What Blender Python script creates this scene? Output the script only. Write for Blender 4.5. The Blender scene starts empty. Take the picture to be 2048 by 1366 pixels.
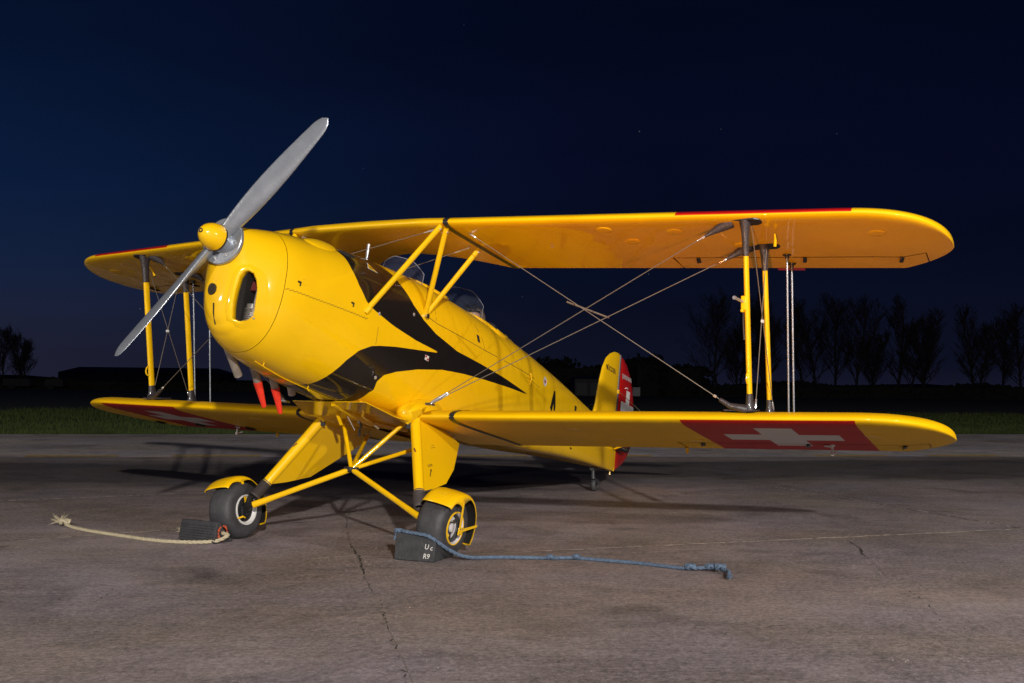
import bpy, math, random
from mathutils import Vector, Matrix
R = random.Random(7)
sc = bpy.context.scene
col = sc.collection
# ------------------------------------------------------------------ camera
cam = bpy.data.cameras.new('camera'); camo = bpy.data.objects.new('camera', cam); col.objects.link(camo)
cam.sensor_width = 36.0; cam.lens = 36.0 * 2158.51 / 2048.0
cam.clip_start = 0.1; cam.clip_end = 3000
fw = Vector((-0.8935470, -0.4471086, 0.0408363)); lf = Vector((0.4470318, -0.8944441, -0.0115016)); up = Vector((0.0416683, 0.0079779, 0.9990996))
m3 = Matrix((-lf, up, -fw)).transposed()
camo.matrix_world = Matrix.Translation((5.874426, 4.223003, 1.076771)) @ m3.to_4x4()
sc.camera = camo
# ------------------------------------------------------------------ dusk sky with stars
world = bpy.data.worlds.new('World'); sc.world = world; world.use_nodes = True
wn = world.node_tree.nodes; wl = world.node_tree.links; wn.clear()
wo = wn.new('ShaderNodeOutputWorld'); bg = wn.new('ShaderNodeBackground'); wl.new(bg.outputs[0], wo.inputs[0])
tc = wn.new('ShaderNodeTexCoord'); sx = wn.new('ShaderNodeSeparateXYZ'); wl.new(tc.outputs['Generated'], sx.inputs[0])
def cramp(nodes, links, src, stops):
    r = nodes.new('ShaderNodeValToRGB'); links.new(src, r.inputs[0])
    e = r.color_ramp.elements
    e[0].position, e[0].color = stops[0][0], (*stops[0][1], 1)
    e[1].position, e[1].color = stops[-1][0], (*stops[-1][1], 1)
    for p, c in stops[1:-1]:
        k = e.new(p); k.color = (*c, 1)
    return r
# west (left of the picture) is still a little lighter than east
SKY_W = [(0.0, (.0125, .013, .028)), (.035, (.0115, .0135, .031)), (.10, (.0060, .0130, .040)), (.17, (.0030, .0108, .040)), (.27, (.0019, .0065, .026)), (.40, (.0012, .0033, .016)), (1, (.0008, .0018, .010))]
SKY_E = [(0.0, (.0075, .0082, .020)), (.022, (.0040, .0052, .0145)), (.10, (.0022, .0038, .0135)), (.20, (.0018, .0029, .0145)), (.33, (.0010, .0024, .0105)), (1, (.0007, .0015, .009))]
ra = cramp(wn, wl, sx.outputs[2], SKY_W); rb = cramp(wn, wl, sx.outputs[2], SKY_E)
dt = wn.new('ShaderNodeVectorMath'); dt.operation = 'DOT_PRODUCT'; wl.new(tc.outputs['Generated'], dt.inputs[0]); dt.inputs[1].default_value = (-0.447, 0.894, 0)
mr = wn.new('ShaderNodeMapRange'); mr.inputs[1].default_value = -.50; mr.inputs[2].default_value = .16; mr.interpolation_type = 'SMOOTHSTEP'; wl.new(dt.outputs['Value'], mr.inputs[0])
mx = wn.new('ShaderNodeMix'); mx.data_type = 'RGBA'; wl.new(mr.outputs[0], mx.inputs[0]); wl.new(ra.outputs[0], mx.inputs[6]); wl.new(rb.outputs[0], mx.inputs[7])
sn = wn.new('ShaderNodeTexNoise'); sn.inputs['Scale'].default_value = 2.2; sn.inputs['Detail'].default_value = 3
smp = wn.new('ShaderNodeMapping'); smp.inputs['Scale'].default_value = (1, 1, 5); wl.new(tc.outputs['Generated'], smp.inputs[0]); wl.new(smp.outputs[0], sn.inputs['Vector'])
smr = wn.new('ShaderNodeMapRange'); smr.inputs[1].default_value = .3; smr.inputs[2].default_value = .7; smr.inputs[3].default_value = .86; smr.inputs[4].default_value = 1.14; wl.new(sn.outputs['Fac'], smr.inputs[0])
smx = wn.new('ShaderNodeVectorMath'); smx.operation = 'SCALE'; wl.new(mx.outputs[2], smx.inputs[0]); wl.new(smr.outputs[0], smx.inputs['Scale'])
# stars: sparse voronoi dots
vo = wn.new('ShaderNodeTexVoronoi'); vo.inputs['Scale'].default_value = 46; wl.new(tc.outputs['Generated'], vo.inputs['Vector'])
lt = wn.new('ShaderNodeMath'); lt.operation = 'LESS_THAN'; wl.new(vo.outputs['Distance'], lt.inputs[0]); lt.inputs[1].default_value = .032
vs = wn.new('ShaderNodeSeparateColor'); wl.new(vo.outputs['Color'], vs.inputs[0])
pw = wn.new('ShaderNodeMath'); pw.operation = 'POWER'; wl.new(vs.outputs[0], pw.inputs[0]); pw.inputs[1].default_value = 9
ms = wn.new('ShaderNodeMath'); ms.operation = 'MULTIPLY'; wl.new(lt.outputs[0], ms.inputs[0]); wl.new(pw.outputs[0], ms.inputs[1])
ms2 = wn.new('ShaderNodeMath'); ms2.operation = 'MULTIPLY'; wl.new(ms.outputs[0], ms2.inputs[0]); ms2.inputs[1].default_value = .10
ad = wn.new('ShaderNodeMix'); ad.data_type = 'RGBA'; ad.blend_type = 'ADD'; ad.inputs[0].default_value = 1
wl.new(smx.outputs[0], ad.inputs[6]); wl.new(ms2.outputs[0], ad.inputs[7]); wl.new(ad.outputs[2], bg.inputs[0])
bg.inputs[1].default_value = 1.0
# ------------------------------------------------------------------ flash heads that light the scene, and an added shadow fill
def lamp(name, loc, power, colr, rad):
    l = bpy.data.lights.new(name, 'POINT'); l.energy = power; l.color = colr; l.shadow_soft_size = rad
    o = bpy.data.objects.new(name, l); o.location = loc; col.objects.link(o)
lamp('key_flash', (22.4, 17.8, 9.0), 35500, (1, .96, .90), .32)
lamp('side_flash', (1.9, 9.6, 3.25), 1350, (1, .96, .90), .08)
lamp('front_fill', (6.8, -3.6, 2.7), 650, (1, .95, .88), .08)  # unseen neutral fill from the front, added to lift the shadows
fl = bpy.data.lights.new('warm_fill_flash', 'SPOT'); fl.energy = 900; fl.color = (1, .36, .08); fl.shadow_soft_size = .06; fl.spot_size = math.radians(52); fl.spot_blend = .55
flo = bpy.data.objects.new('warm_fill_flash', fl); flo.location = (4.6, 3.5, .12); col.objects.link(flo)
flo.rotation_euler = (Vector((-.69, 2.65, 3.55)) - flo.location).to_track_quat('-Z', 'Y').to_euler()
sc.view_settings.view_transform = 'Standard'; sc.view_settings.look = 'None'
sc.view_settings.exposure = 0; sc.view_settings.gamma = 1; sc.view_settings.use_curve_mapping = False
try: sc.cycles.max_bounces = 8; sc.cycles.use_denoising = True; sc.cycles.use_light_tree = True
except Exception: pass
# ------------------------------------------------------------------ helpers
def mat(name, base, rough=.5, metal=0., coat=0., bump=0., bscale=40., var=0., vscale=6., stretch=None, spec=.5):
    m = bpy.data.materials.new(name); m.use_nodes = True
    n = m.node_tree.nodes; l = m.node_tree.links; b = n['Principled BSDF']
    b.inputs['Base Color'].default_value = (*base, 1); b.inputs['Roughness'].default_value = rough
    b.inputs['Metallic'].default_value = metal; b.inputs['Coat Weight'].default_value = coat; b.inputs['Coat Roughness'].default_value = .085
    b.inputs['Specular IOR Level'].default_value = spec
    t = n.new('ShaderNodeTexCoord'); src = t.outputs['Object']
    if stretch:
        mp = n.new('ShaderNodeMapping'); mp.inputs['Scale'].default_value = stretch; l.new(src, mp.inputs[0]); src = mp.outputs[0]
    if var:
        nz = n.new('ShaderNodeTexNoise'); nz.inputs['Scale'].default_value = vscale; nz.inputs['Detail'].default_value = 6; l.new(src, nz.inputs['Vector'])
        r = cramp(n, l, nz.outputs['Fac'], [(.3, tuple(c * (1 - var) for c in base)), (.7, tuple(min(1, c * (1 + var)) for c in base))])
        l.new(r.outputs[0], b.inputs['Base Color'])
    if bump:
        nb = n.new('ShaderNodeTexNoise'); nb.inputs['Scale'].default_value = bscale; nb.inputs['Detail'].default_value = 4; l.new(src, nb.inputs['Vector'])
        bp = n.new('ShaderNodeBump'); bp.inputs['Strength'].default_value = bump; bp.inputs['Distance'].default_value = .01
        l.new(nb.outputs['Fac'], bp.inputs['Height']); l.new(bp.outputs[0], b.inputs['Normal'])
    return m
class MB:
    def __init__(s): s.v = []; s.f = []; s.mi = []; s.at = []
    def vert(s, p): s.v.append(tuple(p)); return len(s.v) - 1
    def face(s, idx, m=0): s.f.append(tuple(idx)); s.mi.append(m)
    def ring(s, pts): return [s.vert(p) for p in pts]
    def bridge(s, a, b, m=0, closed=True):
        n = len(a)
        for i in range(n if closed else n - 1):
            j = (i + 1) % n; s.face((a[i], a[j], b[j], b[i]), m)
    def tube(s, pts, r, n=10, m=0, cap=True, squash=None):
        """tube along points; r scalar or list; squash=(axis vector, factor) makes an elliptic section longest along the axis"""
        pts = [Vector(p) for p in pts]; k = len(pts)
        rs = r if isinstance(r, (list, tuple)) else [r] * k
        prev = None; rings = []
        for i, p in enumerate(pts):
            t = (pts[min(i + 1, k - 1)] - pts[max(i - 1, 0)]).normalized()
            if squash: a = Vector(squash[0]); a = (a - t * a.dot(t)).normalized()
            elif prev is None: a = t.orthogonal().normalized()
            else: a = (prev - t * prev.dot(t)).normalized()
            prev = a; b = t.cross(a)
            sq = squash[1] if squash else 1
            rings.append(s.ring([p + (a * math.cos(2 * math.pi * q / n) * sq + b * math.sin(2 * math.pi * q / n)) * rs[i] for q in range(n)]))
        for i in range(k - 1): s.bridge(rings[i], rings[i + 1], m)
        if cap: s.face(rings[0][::-1], m); s.face(rings[-1], m)
        return s
    def lathe(s, o, ax, prof, n=32, m=0, ref=None, a0=0, a1=2 * math.pi):
        """prof: list of (distance along axis, radius)"""
        o = Vector(o); ax = Vector(ax).normalized(); u = Vector(ref) if ref else ax.orthogonal(); u = (u - ax * u.dot(ax)).normalized(); w = ax.cross(u)
        full = abs(a1 - a0 - 2 * math.pi) < 1e-6; cnt = n if full else n + 1; last = None
        for d, r in prof:
            rg = s.ring([o + ax * d + (u * math.cos(a0 + (a1 - a0) * q / n) + w * math.sin(a0 + (a1 - a0) * q / n)) * max(r, 1e-5) for q in range(cnt)])
            if last: s.bridge(last, rg, m, full)
            last = rg
        return s
    def box(s, c, x, y, z, m=0):
        """centre and three half-axis vectors"""
        c, x, y, z = Vector(c), Vector(x), Vector(y), Vector(z)
        q = [s.vert(c + x * a + y * b + z * d) for a in (-1, 1) for b in (-1, 1) for d in (-1, 1)]
        for f in ((0, 1, 3, 2), (4, 6, 7, 5), (0, 4, 5, 1), (2, 3, 7, 6), (0, 2, 6, 4), (1, 5, 7, 3)): s.face([q[i] for i in f], m)
        return s
    def prism(s, poly, d, m=0):
        """closed polygon (3-D points) extruded by vector d"""
        a = s.ring(poly); b = s.ring([Vector(p) + Vector(d) for p in poly]); s.face(a[::-1], m); s.face(b, m); s.bridge(a, b, m); return s
def obj(name, mb, mats, parent=None, smooth=True, ang=35, bevel=0, label=None, kind=None):
    me = bpy.data.meshes.new(name); me.from_pydata(mb.v, [], mb.f)
    if not isinstance(mats, (list, tuple)): mats = [mats]
    for m in mats: me.materials.append(m)
    if len(mats) > 1: me.polygons.foreach_set('material_index', mb.mi)
    me.validate(); me.update()
    import bmesh
    bm = bmesh.new(); bm.from_mesh(me)
    if len(bm.faces) < 60000: bmesh.ops.recalc_face_normals(bm, faces=bm.faces)
    bm.to_mesh(me); bm.free()
    if smooth:
        me.polygons.foreach_set('use_smooth', [True] * len(me.polygons)); me.set_sharp_from_angle(angle=math.radians(ang))
    o = bpy.data.objects.new(name, me); col.objects.link(o)
    if parent: o.parent = parent
    if bevel:
        b = o.modifiers.new('bevel', 'BEVEL'); b.width = bevel; b.segments = 2; b.limit_method = 'ANGLE'
    if label: o['label'] = label
    if kind: o['kind'] = kind
    return o
def tag(o, label, cat, group=None):
    o['label'] = label; o['category'] = cat
    if group: o['group'] = group
    return o
def thing(name, label, cat, loc=(0, 0, 0), group=None):
    o = bpy.data.objects.new(name, None); col.objects.link(o); o.location = loc; o.empty_display_size = .2
    return tag(o, label, cat, group)
def text_mesh(txt, size, mp, shear=0., sx=1.):
    cu = bpy.data.curves.new('lettering', 'FONT'); cu.body = txt; cu.size = size; cu.shear = shear; cu.resolution_u = 3; cu.offset = size * .012
    to = bpy.data.objects.new('lettering', cu); col.objects.link(to)
    dg = bpy.context.evaluated_depsgraph_get(); me = bpy.data.meshes.new_from_object(to.evaluated_get(dg))
    bpy.data.objects.remove(to)
    mb = MB(); mb.v = [tuple(mp(v.co.x * sx, v.co.y)) for v in me.vertices]
    for p in me.polygons: mb.face(tuple(p.vertices))
    return mb
# ------------------------------------------------------------------ materials
def paint_nodes(m):
    return m.node_tree.nodes, m.node_tree.links, m.node_tree.nodes['Principled BSDF']
YEL = (.82, .468, .001); RED = (.42, .007, .005); BLK = (.009, .007, .006)
yellow = mat('yellow_enamel', YEL, .50, 0, 1., .06, 3.5, .025, 2.2, spec=.15)
yellow_fabric = mat('yellow_doped_fabric', (.81, .46, .001), .42, 0, .15, .10, 5, .03, 2.5)
yellow_tube = mat('yellow_tube_paint', (.82, .465, .001), .45, 0, 1., .05, 12, .03, 12, spec=.15)
black_gloss = mat('black_gloss', BLK, .3, 0, .9, .05, 6)
black_seal = mat('black_band', (.018, .017, .02), .38)
groove = mat('panel_gap', (.02, .012, .004), .8)
red_paint = mat('red_paint', RED, .28, 0, .7, .05, 8, .05, 5)
white_paint = mat('white_paint', (.62, .60, .58), .35, 0, .3)
steel = mat('bare_steel', (.55, .53, .50), .30, 1.)
wire_m = mat('bracing_wire_steel', (.16, .13, .10), .5, .3)
chrome = mat('chrome', (.8, .8, .82), .25, .8)
alum = mat('polished_aluminium', (.34, .36, .40), .30, .6, 0, .12, 60, .08, 14)
exhaust_m = mat('exhaust_metal', (.42, .36, .30), .40, .5, 0, .2, 50, .25, 25, (1, 1, .2))
sleeve_m = mat('red_sleeve', (.80, .035, .012), .6, 0, 0, .2, 60)
rubber = mat('tyre_rubber', (.036, .034, .038), .62, 0, 0, .35, 45, .25, 18)
chock_m = mat('chock_rubber', (.030, .029, .032), .7, 0, 0, .5, 60, .3, 20)
leather = mat('brown_grey_leather', (.036, .029, .032), .42, 0, .25, .5, 90, .2, 30)
dark = mat('dark_interior', (.012, .010, .009), .75)
eng_m = mat('engine_casting', (.26, .24, .22), .45, .4, 0, .2, 60, .2, 30)
eng_red = mat('red_lead', (.13, .022, .02), .5)
brown_boot = mat('rubber_bellows', (.055, .042, .04), .6, 0, 0, .3, 60)
glass = bpy.data.materials.new('windscreen_perspex'); glass.use_nodes = True
n, l, b = paint_nodes(glass); b.inputs['Base Color'].default_value = (.10, .11, .15, 1); b.inputs['Roughness'].default_value = .03; b.inputs['Alpha'].default_value = .10; b.inputs['IOR'].default_value = 1.49
rim_glass = bpy.data.materials.new('perspex_edge'); rim_glass.use_nodes = True
n, l, b = paint_nodes(rim_glass); b.inputs['Base Color'].default_value = (.30, .30, .36, 1); b.inputs['Roughness'].default_value = .25; b.inputs['Alpha'].default_value = .6
# fuselage: yellow with the black flash (signed distance stored per vertex)
def fus_mat(name, fabric):
    m = mat(name, YEL, .50, 0, 1. if not fabric else .8, 0, spec=.15)
    n, l, b = paint_nodes(m)
    at = n.new('ShaderNodeAttribute'); at.attribute_name = 'flash'
    mu = n.new('ShaderNodeMath'); mu.operation = 'MULTIPLY_ADD'; mu.use_clamp = True; mu.inputs[1].default_value = 500; mu.inputs[2].default_value = .5; l.new(at.outputs['Fac'], mu.inputs[0])
    t = n.new('ShaderNodeTexCoord'); nz = n.new('ShaderNodeTexNoise'); nz.inputs['Scale'].default_value = 2.3; nz.inputs['Detail'].default_value = 5; l.new(t.outputs['Object'], nz.inputs['Vector'])
    r = cramp(n, l, nz.outputs['Fac'], [(.3, (YEL[0] * .95, YEL[1] * .95, YEL[2])), (.7, (YEL[0] * 1.03, YEL[1] * 1.03, YEL[2]))])
    mxx = n.new('ShaderNodeMix'); mxx.data_type = 'RGBA'; l.new(mu.outputs[0], mxx.inputs[0]); l.new(r.outputs[0], mxx.inputs[6]); mxx.inputs[7].default_value = (*BLK, 1)
    l.new(mxx.outputs[2], b.inputs['Base Color'])
    mp = n.new('ShaderNodeMapping'); l.new(t.outputs['Object'], mp.inputs[0])
    mp.inputs['Scale'].default_value = (5.5, .8, 1.2) if fabric else (1.2, 1.2, 1.2)
    nb = n.new('ShaderNodeTexNoise'); nb.inputs['Scale'].default_value = 1.6 if fabric else 2.2; nb.inputs['Detail'].default_value = 2; l.new(mp.outputs[0], nb.inputs['Vector'])
    bp = n.new('ShaderNodeBump'); bp.inputs['Strength'].default_value = .35 if fabric else .22; bp.inputs['Distance'].default_value = .012 if fabric else .01
    l.new(nb.outputs['Fac'], bp.inputs['Height']); l.new(bp.outputs[0], b.inputs['Normal']); l.new(bp.outputs[0], b.inputs['Coat Normal'])
    return m
fus_metal = fus_mat('cowling_paint', False); fus_fabric = fus_mat('fuselage_fabric_paint', True)
# wings: yellow fabric with red panels and white cross, from the stored (span, chord, side) of each vertex
Y0, Y1 = 2.118, 3.152
def wing_mat(name, upper):
    m = mat(name, YEL, .50, 0, .75 if upper else .12, spec=.12); m.node_tree.nodes['Principled BSDF'].inputs['Coat Roughness'].default_value = .03 if upper else .12
    n, l, b = paint_nodes(m)
    at = n.new('ShaderNodeAttribute'); at.attribute_name = 'wing'
    sp = n.new('ShaderNodeSeparateXYZ'); l.new(at.outputs['Vector'], sp.inputs[0])
    def M(op, a, bb=None, c=None, clamp=False):
        q = n.new('ShaderNodeMath'); q.operation = op; q.use_clamp = clamp
        for i, x in enumerate((a, bb, c)):
            if x is None: continue
            if isinstance(x, (int, float)): q.inputs[i].default_value = x
            else: l.new(x, q.inputs[i])
        return q.outputs[0]
    def box(cx, hx, cy, hy):
        a = M('SUBTRACT', hx, M('ABSOLUTE', M('SUBTRACT', sp.outputs[0], cx))); bb = M('SUBTRACT', hy, M('ABSOLUTE', M('SUBTRACT', sp.outputs[1], cy)))
        return M('MULTIPLY_ADD', M('MINIMUM', a, bb), 900, .5, True)
    ym, yh = (Y0 + Y1) / 2, (Y1 - Y0) / 2
    side = M('MULTIPLY_ADD', sp.outputs[2], 1.0 if upper else -1.0, 0, True)
    if upper: rd = M('MULTIPLY', box(ym, yh, 1.0, 1.0), side)
    else: rd = M('MULTIPLY', box(ym, yh, 1.0, .992), side)
    cr = M('MULTIPLY', M('MAXIMUM', box(ym, .36, .555, .115), box(ym, .115, .555, .36)), side)
    t = n.new('ShaderNodeTexCoord'); nz = n.new('ShaderNodeTexNoise'); nz.inputs['Scale'].default_value = 2.6; nz.inputs['Detail'].default_value = 6; l.new(t.outputs['Object'], nz.inputs['Vector'])
    r = cramp(n, l, nz.outputs['Fac'], [(.3, (YEL[0] * .93, YEL[1] * .92, YEL[2])), (.7, (YEL[0] * 1.03, YEL[1] * 1.03, YEL[2]))])
    m1 = n.new('ShaderNodeMix'); m1.data_type = 'RGBA'; l.new(rd, m1.inputs[0]); l.new(r.outputs[0], m1.inputs[6]); m1.inputs[7].default_value = (*RED, 1)
    m2 = n.new('ShaderNodeMix'); m2.data_type = 'RGBA'; l.new(cr, m2.inputs[0]); l.new(m1.outputs[2], m2.inputs[6]); m2.inputs[7].default_value = (.62, .6, .58, 1)
    l.new(m2.outputs[2], b.inputs['Base Color'])
    # ribs under the fabric + slight slackness
    rb = M('POWER', M('ABSOLUTE', M('SINE', M('MULTIPLY', sp.outputs[0], math.pi / .27))), .35)
    nb = n.new('ShaderNodeTexNoise'); nb.inputs['Scale'].default_value = 1.7; nb.inputs['Detail'].default_value = 3; l.new(t.outputs['Object'], nb.inputs['Vector'])
    h = M('ADD', M('MULTIPLY', rb, -.16), M('MULTIPLY', nb.outputs['Fac'], 1.0))
    bp = n.new('ShaderNodeBump'); bp.inputs['Strength'].default_value = .4; bp.inputs['Distance'].default_value = .014
    l.new(h, bp.inputs['Height']); l.new(bp.outputs[0], b.inputs['Normal']); l.new(bp.outputs[0], b.inputs['Coat Normal'])
    return m
upper_wing_m = wing_mat('upper_wing_paint', True); lower_wing_m = wing_mat('lower_wing_paint', False)
# ------------------------------------------------------------------ fuselage sections
ST=[ # s,hc,top,bot,w,nu,nl
(.055,0,.075,-.08,.075,2,2),
(.066,-.03,.095,-.27,.095,2,2),
(.085,-.10,.108,-.39,.125,2.1,2.1),
(.12,-.14,.118,-.470,.160,2.2,2.2),
(.18,-.15,.132,-.525,.207,2.3,2.3),
(.25,-.15,.150,-.562,.245,2.4,2.3),
(.31,-.15,.165,-.583,.267,2.5,2.3),
(.60,-.14,.222,-.636,.318,2.4,2.4),
(1.0,-.08,.282,-.660,.358,2.3,2.8),
(1.3,-.03,.315,-.668,.372,2.25,3.4),
(1.7,.03,.345,-.672,.378,2.2,4.5),
(2.2,.04,.355,-.665,.380,2.15,6),
(2.8,.045,.350,-.632,.368,2.1,7),
(3.3,.05,.335,-.592,.345,2.1,7),
(3.9,.05,.295,-.545,.300,2.1,7),
(4.6,.04,.235,-.475,.235,2.1,7),
(5.4,.02,.150,-.41,.150,2.1,7),
(6.0,.0,.10,-.37,.075,2.1,7),
(6.37,-.01,.08,-.345,.03,2.1,7)]
def _cr(a,b,c,d,t,x0,x1,x2,x3):
    # nonuniform hermite
    m1=((c-b)/(x2-x1)*(x1-x0)+(b-a)/(x1-x0)*(x2-x1))/(x2-x0) if x1>x0 else (c-b)/(x2-x1)
    m2=((d-c)/(x3-x2)*(x2-x1)+(c-b)/(x2-x1)*(x3-x2))/(x3-x1) if x3>x2 else (c-b)/(x2-x1)
    dx=x2-x1;t2=t*t;t3=t2*t
    return (2*t3-3*t2+1)*b+(t3-2*t2+t)*dx*m1+(-2*t3+3*t2)*c+(t3-t2)*dx*m2
def prm(s):
    s=max(ST[0][0],min(ST[-1][0],s))
    i=0
    while i<len(ST)-2 and s>ST[i+1][0]: i+=1
    p0=ST[max(0,i-1)];p1=ST[i];p2=ST[i+1];p3=ST[min(len(ST)-1,i+2)]
    t=(s-p1[0])/(p2[0]-p1[0])
    return [_cr(p0[k],p1[k],p2[k],p3[k],t,p0[0],p1[0],p2[0],p3[0]) for k in range(1,7)]
def hw(s,h): # half width at height h (0 outside)
    hc,tp,bt,w,nu,nl=prm(s)
    if h>=hc:
        r=(h-hc)/(tp-hc);n=nu
    else: r=(hc-h)/(hc-bt);n=nl
    if r>=1:return 0.
    return w*(1-r**n)**(1/n)
def inside(s,y,h):
    if s<ST[0][0] or s>ST[-1][0]:return False
    return abs(y)<hw(s,h)
PH = math.radians(12.48)
AX = Vector((math.cos(PH), 0, math.sin(PH))); UP = Vector((-math.sin(PH), 0, math.cos(PH))); O0 = Vector((1.172, 0, 1.889))
def Wp(s, y, h): return O0 - AX * s + UP * h + Vector((0, y, 0))
def SP(s, h, side=1, off=.0):
    """point on the fuselage skin at station s, height h"""
    y = hw(s, h)
    e = .004; dy = (hw(s, h + e) - hw(s, h - e)) / (2 * e)
    nn = Vector((0, 1, -dy)).normalized()   # (s,y,h) outward
    return Wp(s, side * (y + nn.y * off), h + nn.z * off)
def SY(s, y, off=0.):
    """point on the top skin at station s, offset y"""
    hc, tp, bt, w, nu, nl = prm(s); r = min(abs(y) / w, .9999)
    return Wp(s, y, hc + (tp - hc) * (1 - r ** nu) ** (1 / nu) + off)
FLASH = [(.76, .6), (.79, .25), (.845, .161), (.863, .094), (.918, .005), (1.006, -.077), (1.095, -.107), (1.278, -.141), (1.351, -.151), (1.607, -.171), (1.941, -.175),
 (1.642, -.228), (1.386, -.273), (1.215, -.311), (1.132, -.334), (1.029, -.39), (.956, -.47), (.899, -.581), (.871, -.639), (.84, -.66), (.80, -.9), (1.30, -.9), (1.301, -.60),
 (1.321, -.583), (1.302, -.526), (1.339, -.476), (1.448, -.428), (1.682, -.355), (1.994, -.283), (2.304, -.239), (2.627, -.206), (3.108, -.163), (3.528, -.134),
 (2.971, -.11), (2.544, -.103), (2.172, -.103), (1.848, -.059), (1.67, -.009), (1.526, .053), (1.38, .166), (1.349, .213), (1.291, .245), (1.24, .3), (1.22, .6)]
def sdf(poly, x, y):
    d = 1e9; ins = False; n = len(poly)
    for i in range(n):
        ax_, ay = poly[i]; bx, by = poly[(i + 1) % n]
        ex, ey = bx - ax_, by - ay; t = ((x - ax_) * ex + (y - ay) * ey) / (ex * ex + ey * ey); t = max(0, min(1, t))
        q = (x - ax_ - ex * t) ** 2 + (y - ay - ey * t) ** 2
        if q < d: d = q
        if (ay > y) != (by > y) and x < (bx - ax_) * (y - ay) / (by - ay) + ax_: ins = not ins
    return math.sqrt(d) if ins else -math.sqrt(d)
def inpoly(poly, x, y): return sdf(poly, x, y) > 0
INLET = [(.090, -.435), (.096, -.388), (.102, -.341), (.112, -.271), (.124, -.200), (.138, -.166), (.158, -.155), (.177, -.168), (.189, -.201), (.195, -.257), (.191, -.313), (.184, -.37), (.174, -.404), (.152, -.43), (.120, -.445)]  # (y,h) outline
COCK = [(2.10, .30, .215), (2.99, .33, .285)]   # station, half length, half width
def shell(ss, n, skip=None):
    mb = MB(); att = []; rings = []
    for s in ss:
        hc, tp, bt, w, nu, nl = prm(s); rg = []
        D = []
        for q in range(481):
            a = 2 * math.pi * (q + .5) / 480; c, sn = math.cos(a), math.sin(a); e = nu if sn >= 0 else nl
            D.append((w * math.copysign(abs(c) ** (2 / e), c), hc + ((tp - hc) if sn >= 0 else (hc - bt)) * math.copysign(abs(sn) ** (2 / e), sn)))
        C_ = [0.]
        for q in range(480): C_.append(C_[-1] + math.hypot(D[q + 1][0] - D[q][0], D[q + 1][1] - D[q][1]))
        k = 0
        for q in range(n):
            L_ = C_[-1] * q / n
            while C_[k + 1] < L_: k += 1
            t = (L_ - C_[k]) / max(1e-9, C_[k + 1] - C_[k]); y = D[k][0] + (D[k + 1][0] - D[k][0]) * t; h = D[k][1] + (D[k + 1][1] - D[k][1]) * t
            if bt + .02 < h < tp - .02 and s < 6: y = math.copysign(hw(s, h), y)
            rg.append((mb.vert(Wp(s, y, h)), s, y, h)); att.append(sdf(FLASH, s, h) if .7 < s < 3.7 else -1)
        rings.append(rg)
    for a, b in zip(rings[:-1], rings[1:]):
        for i in range(n):
            j = (i + 1) % n; q = (a[i], a[j], b[j], b[i])
            if skip and skip(sum(k[1] for k in q) / 4, sum(k[2] for k in q) / 4, sum(k[3] for k in q) / 4): continue
            mb.face([k[0] for k in q])
    return mb, att
def shell_obj(name, ss, n, m, parent, skip=None):
    mb, att = shell(ss, n, skip)
    me = bpy.data.meshes.new(name); me.from_pydata(mb.v, [], mb.f); me.materials.append(m)
    a = me.attributes.new('flash', 'FLOAT', 'POINT'); a.data.foreach_set('value', att)
    import bmesh
    bm = bmesh.new(); bm.from_mesh(me); bmesh.ops.recalc_face_normals(bm, faces=bm.faces); bm.to_mesh(me); bm.free()
    me.polygons.foreach_set('use_smooth', [True] * len(me.polygons))
    o = bpy.data.objects.new(name, me); col.objects.link(o); o.parent = parent
    return o
def lin(a, b, n): return [a + (b - a) * i / n for i in range(n + 1)]
def groove_ribbon(mb, pts, wd=.0035, m=0):
    """thin strip over a list of surface points that each carry an outward normal"""
    prev = None
    for i, (p, nn) in enumerate(pts):
        t = (pts[min(i + 1, len(pts) - 1)][0] - pts[max(0, i - 1)][0]).normalized(); sd = t.cross(nn).normalized() * wd / 2
        cur = (mb.vert(p - sd + nn * .0012), mb.vert(p + sd + nn * .0012))
        if prev: mb.face((prev[0], cur[0], cur[1], prev[1]), m)
        prev = cur
def sidept(s, h, side=1):
    e = .003; dy = (hw(s, h + e) - hw(s, h - e)) / (2 * e); ds = (hw(s + .02, h) - hw(s - .02, h)) / .04
    nn = (UP * -dy + AX * ds + Vector((0, side, 0))).normalized()
    return Wp(s, side * hw(s, h), h), nn

# ================================================================== THE BIPLANE
plane = thing('biplane', 'glossy yellow biplane with black side flash and red panels parked on the concrete apron', 'biplane')
# nose bowl with the oblong air intake, cowling, fuselage
ss = [.055 + .011 * i / 3 for i in range(3)] + lin(.066, .12, 24)[0:] + lin(.12, .31, 48)[1:]
nose = shell_obj('nose_bowl', ss, 220, fus_metal, plane, lambda s, y, h: y > .07 and -.45 < h < -.13 and inpoly(INLET, y, h))
def front_s(y, h):
    lo, hi = .055, .31
    for _ in range(30):
        m = (lo + hi) / 2
        if hw(m, h) > y: hi = m
        else: lo = m
    return hi
pts = []
for i in range(len(INLET)):
    a, b = INLET[i], INLET[(i + 1) % len(INLET)]
    for t in (0, .5): y = a[0] + (b[0] - a[0]) * t; h = a[1] + (b[1] - a[1]) * t; pts.append((y, h, front_s(y, h)))
cy = sum(p[0] for p in pts) / len(pts); ch = sum(p[1] for p in pts) / len(pts)
mb = MB(); rings = []
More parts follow.
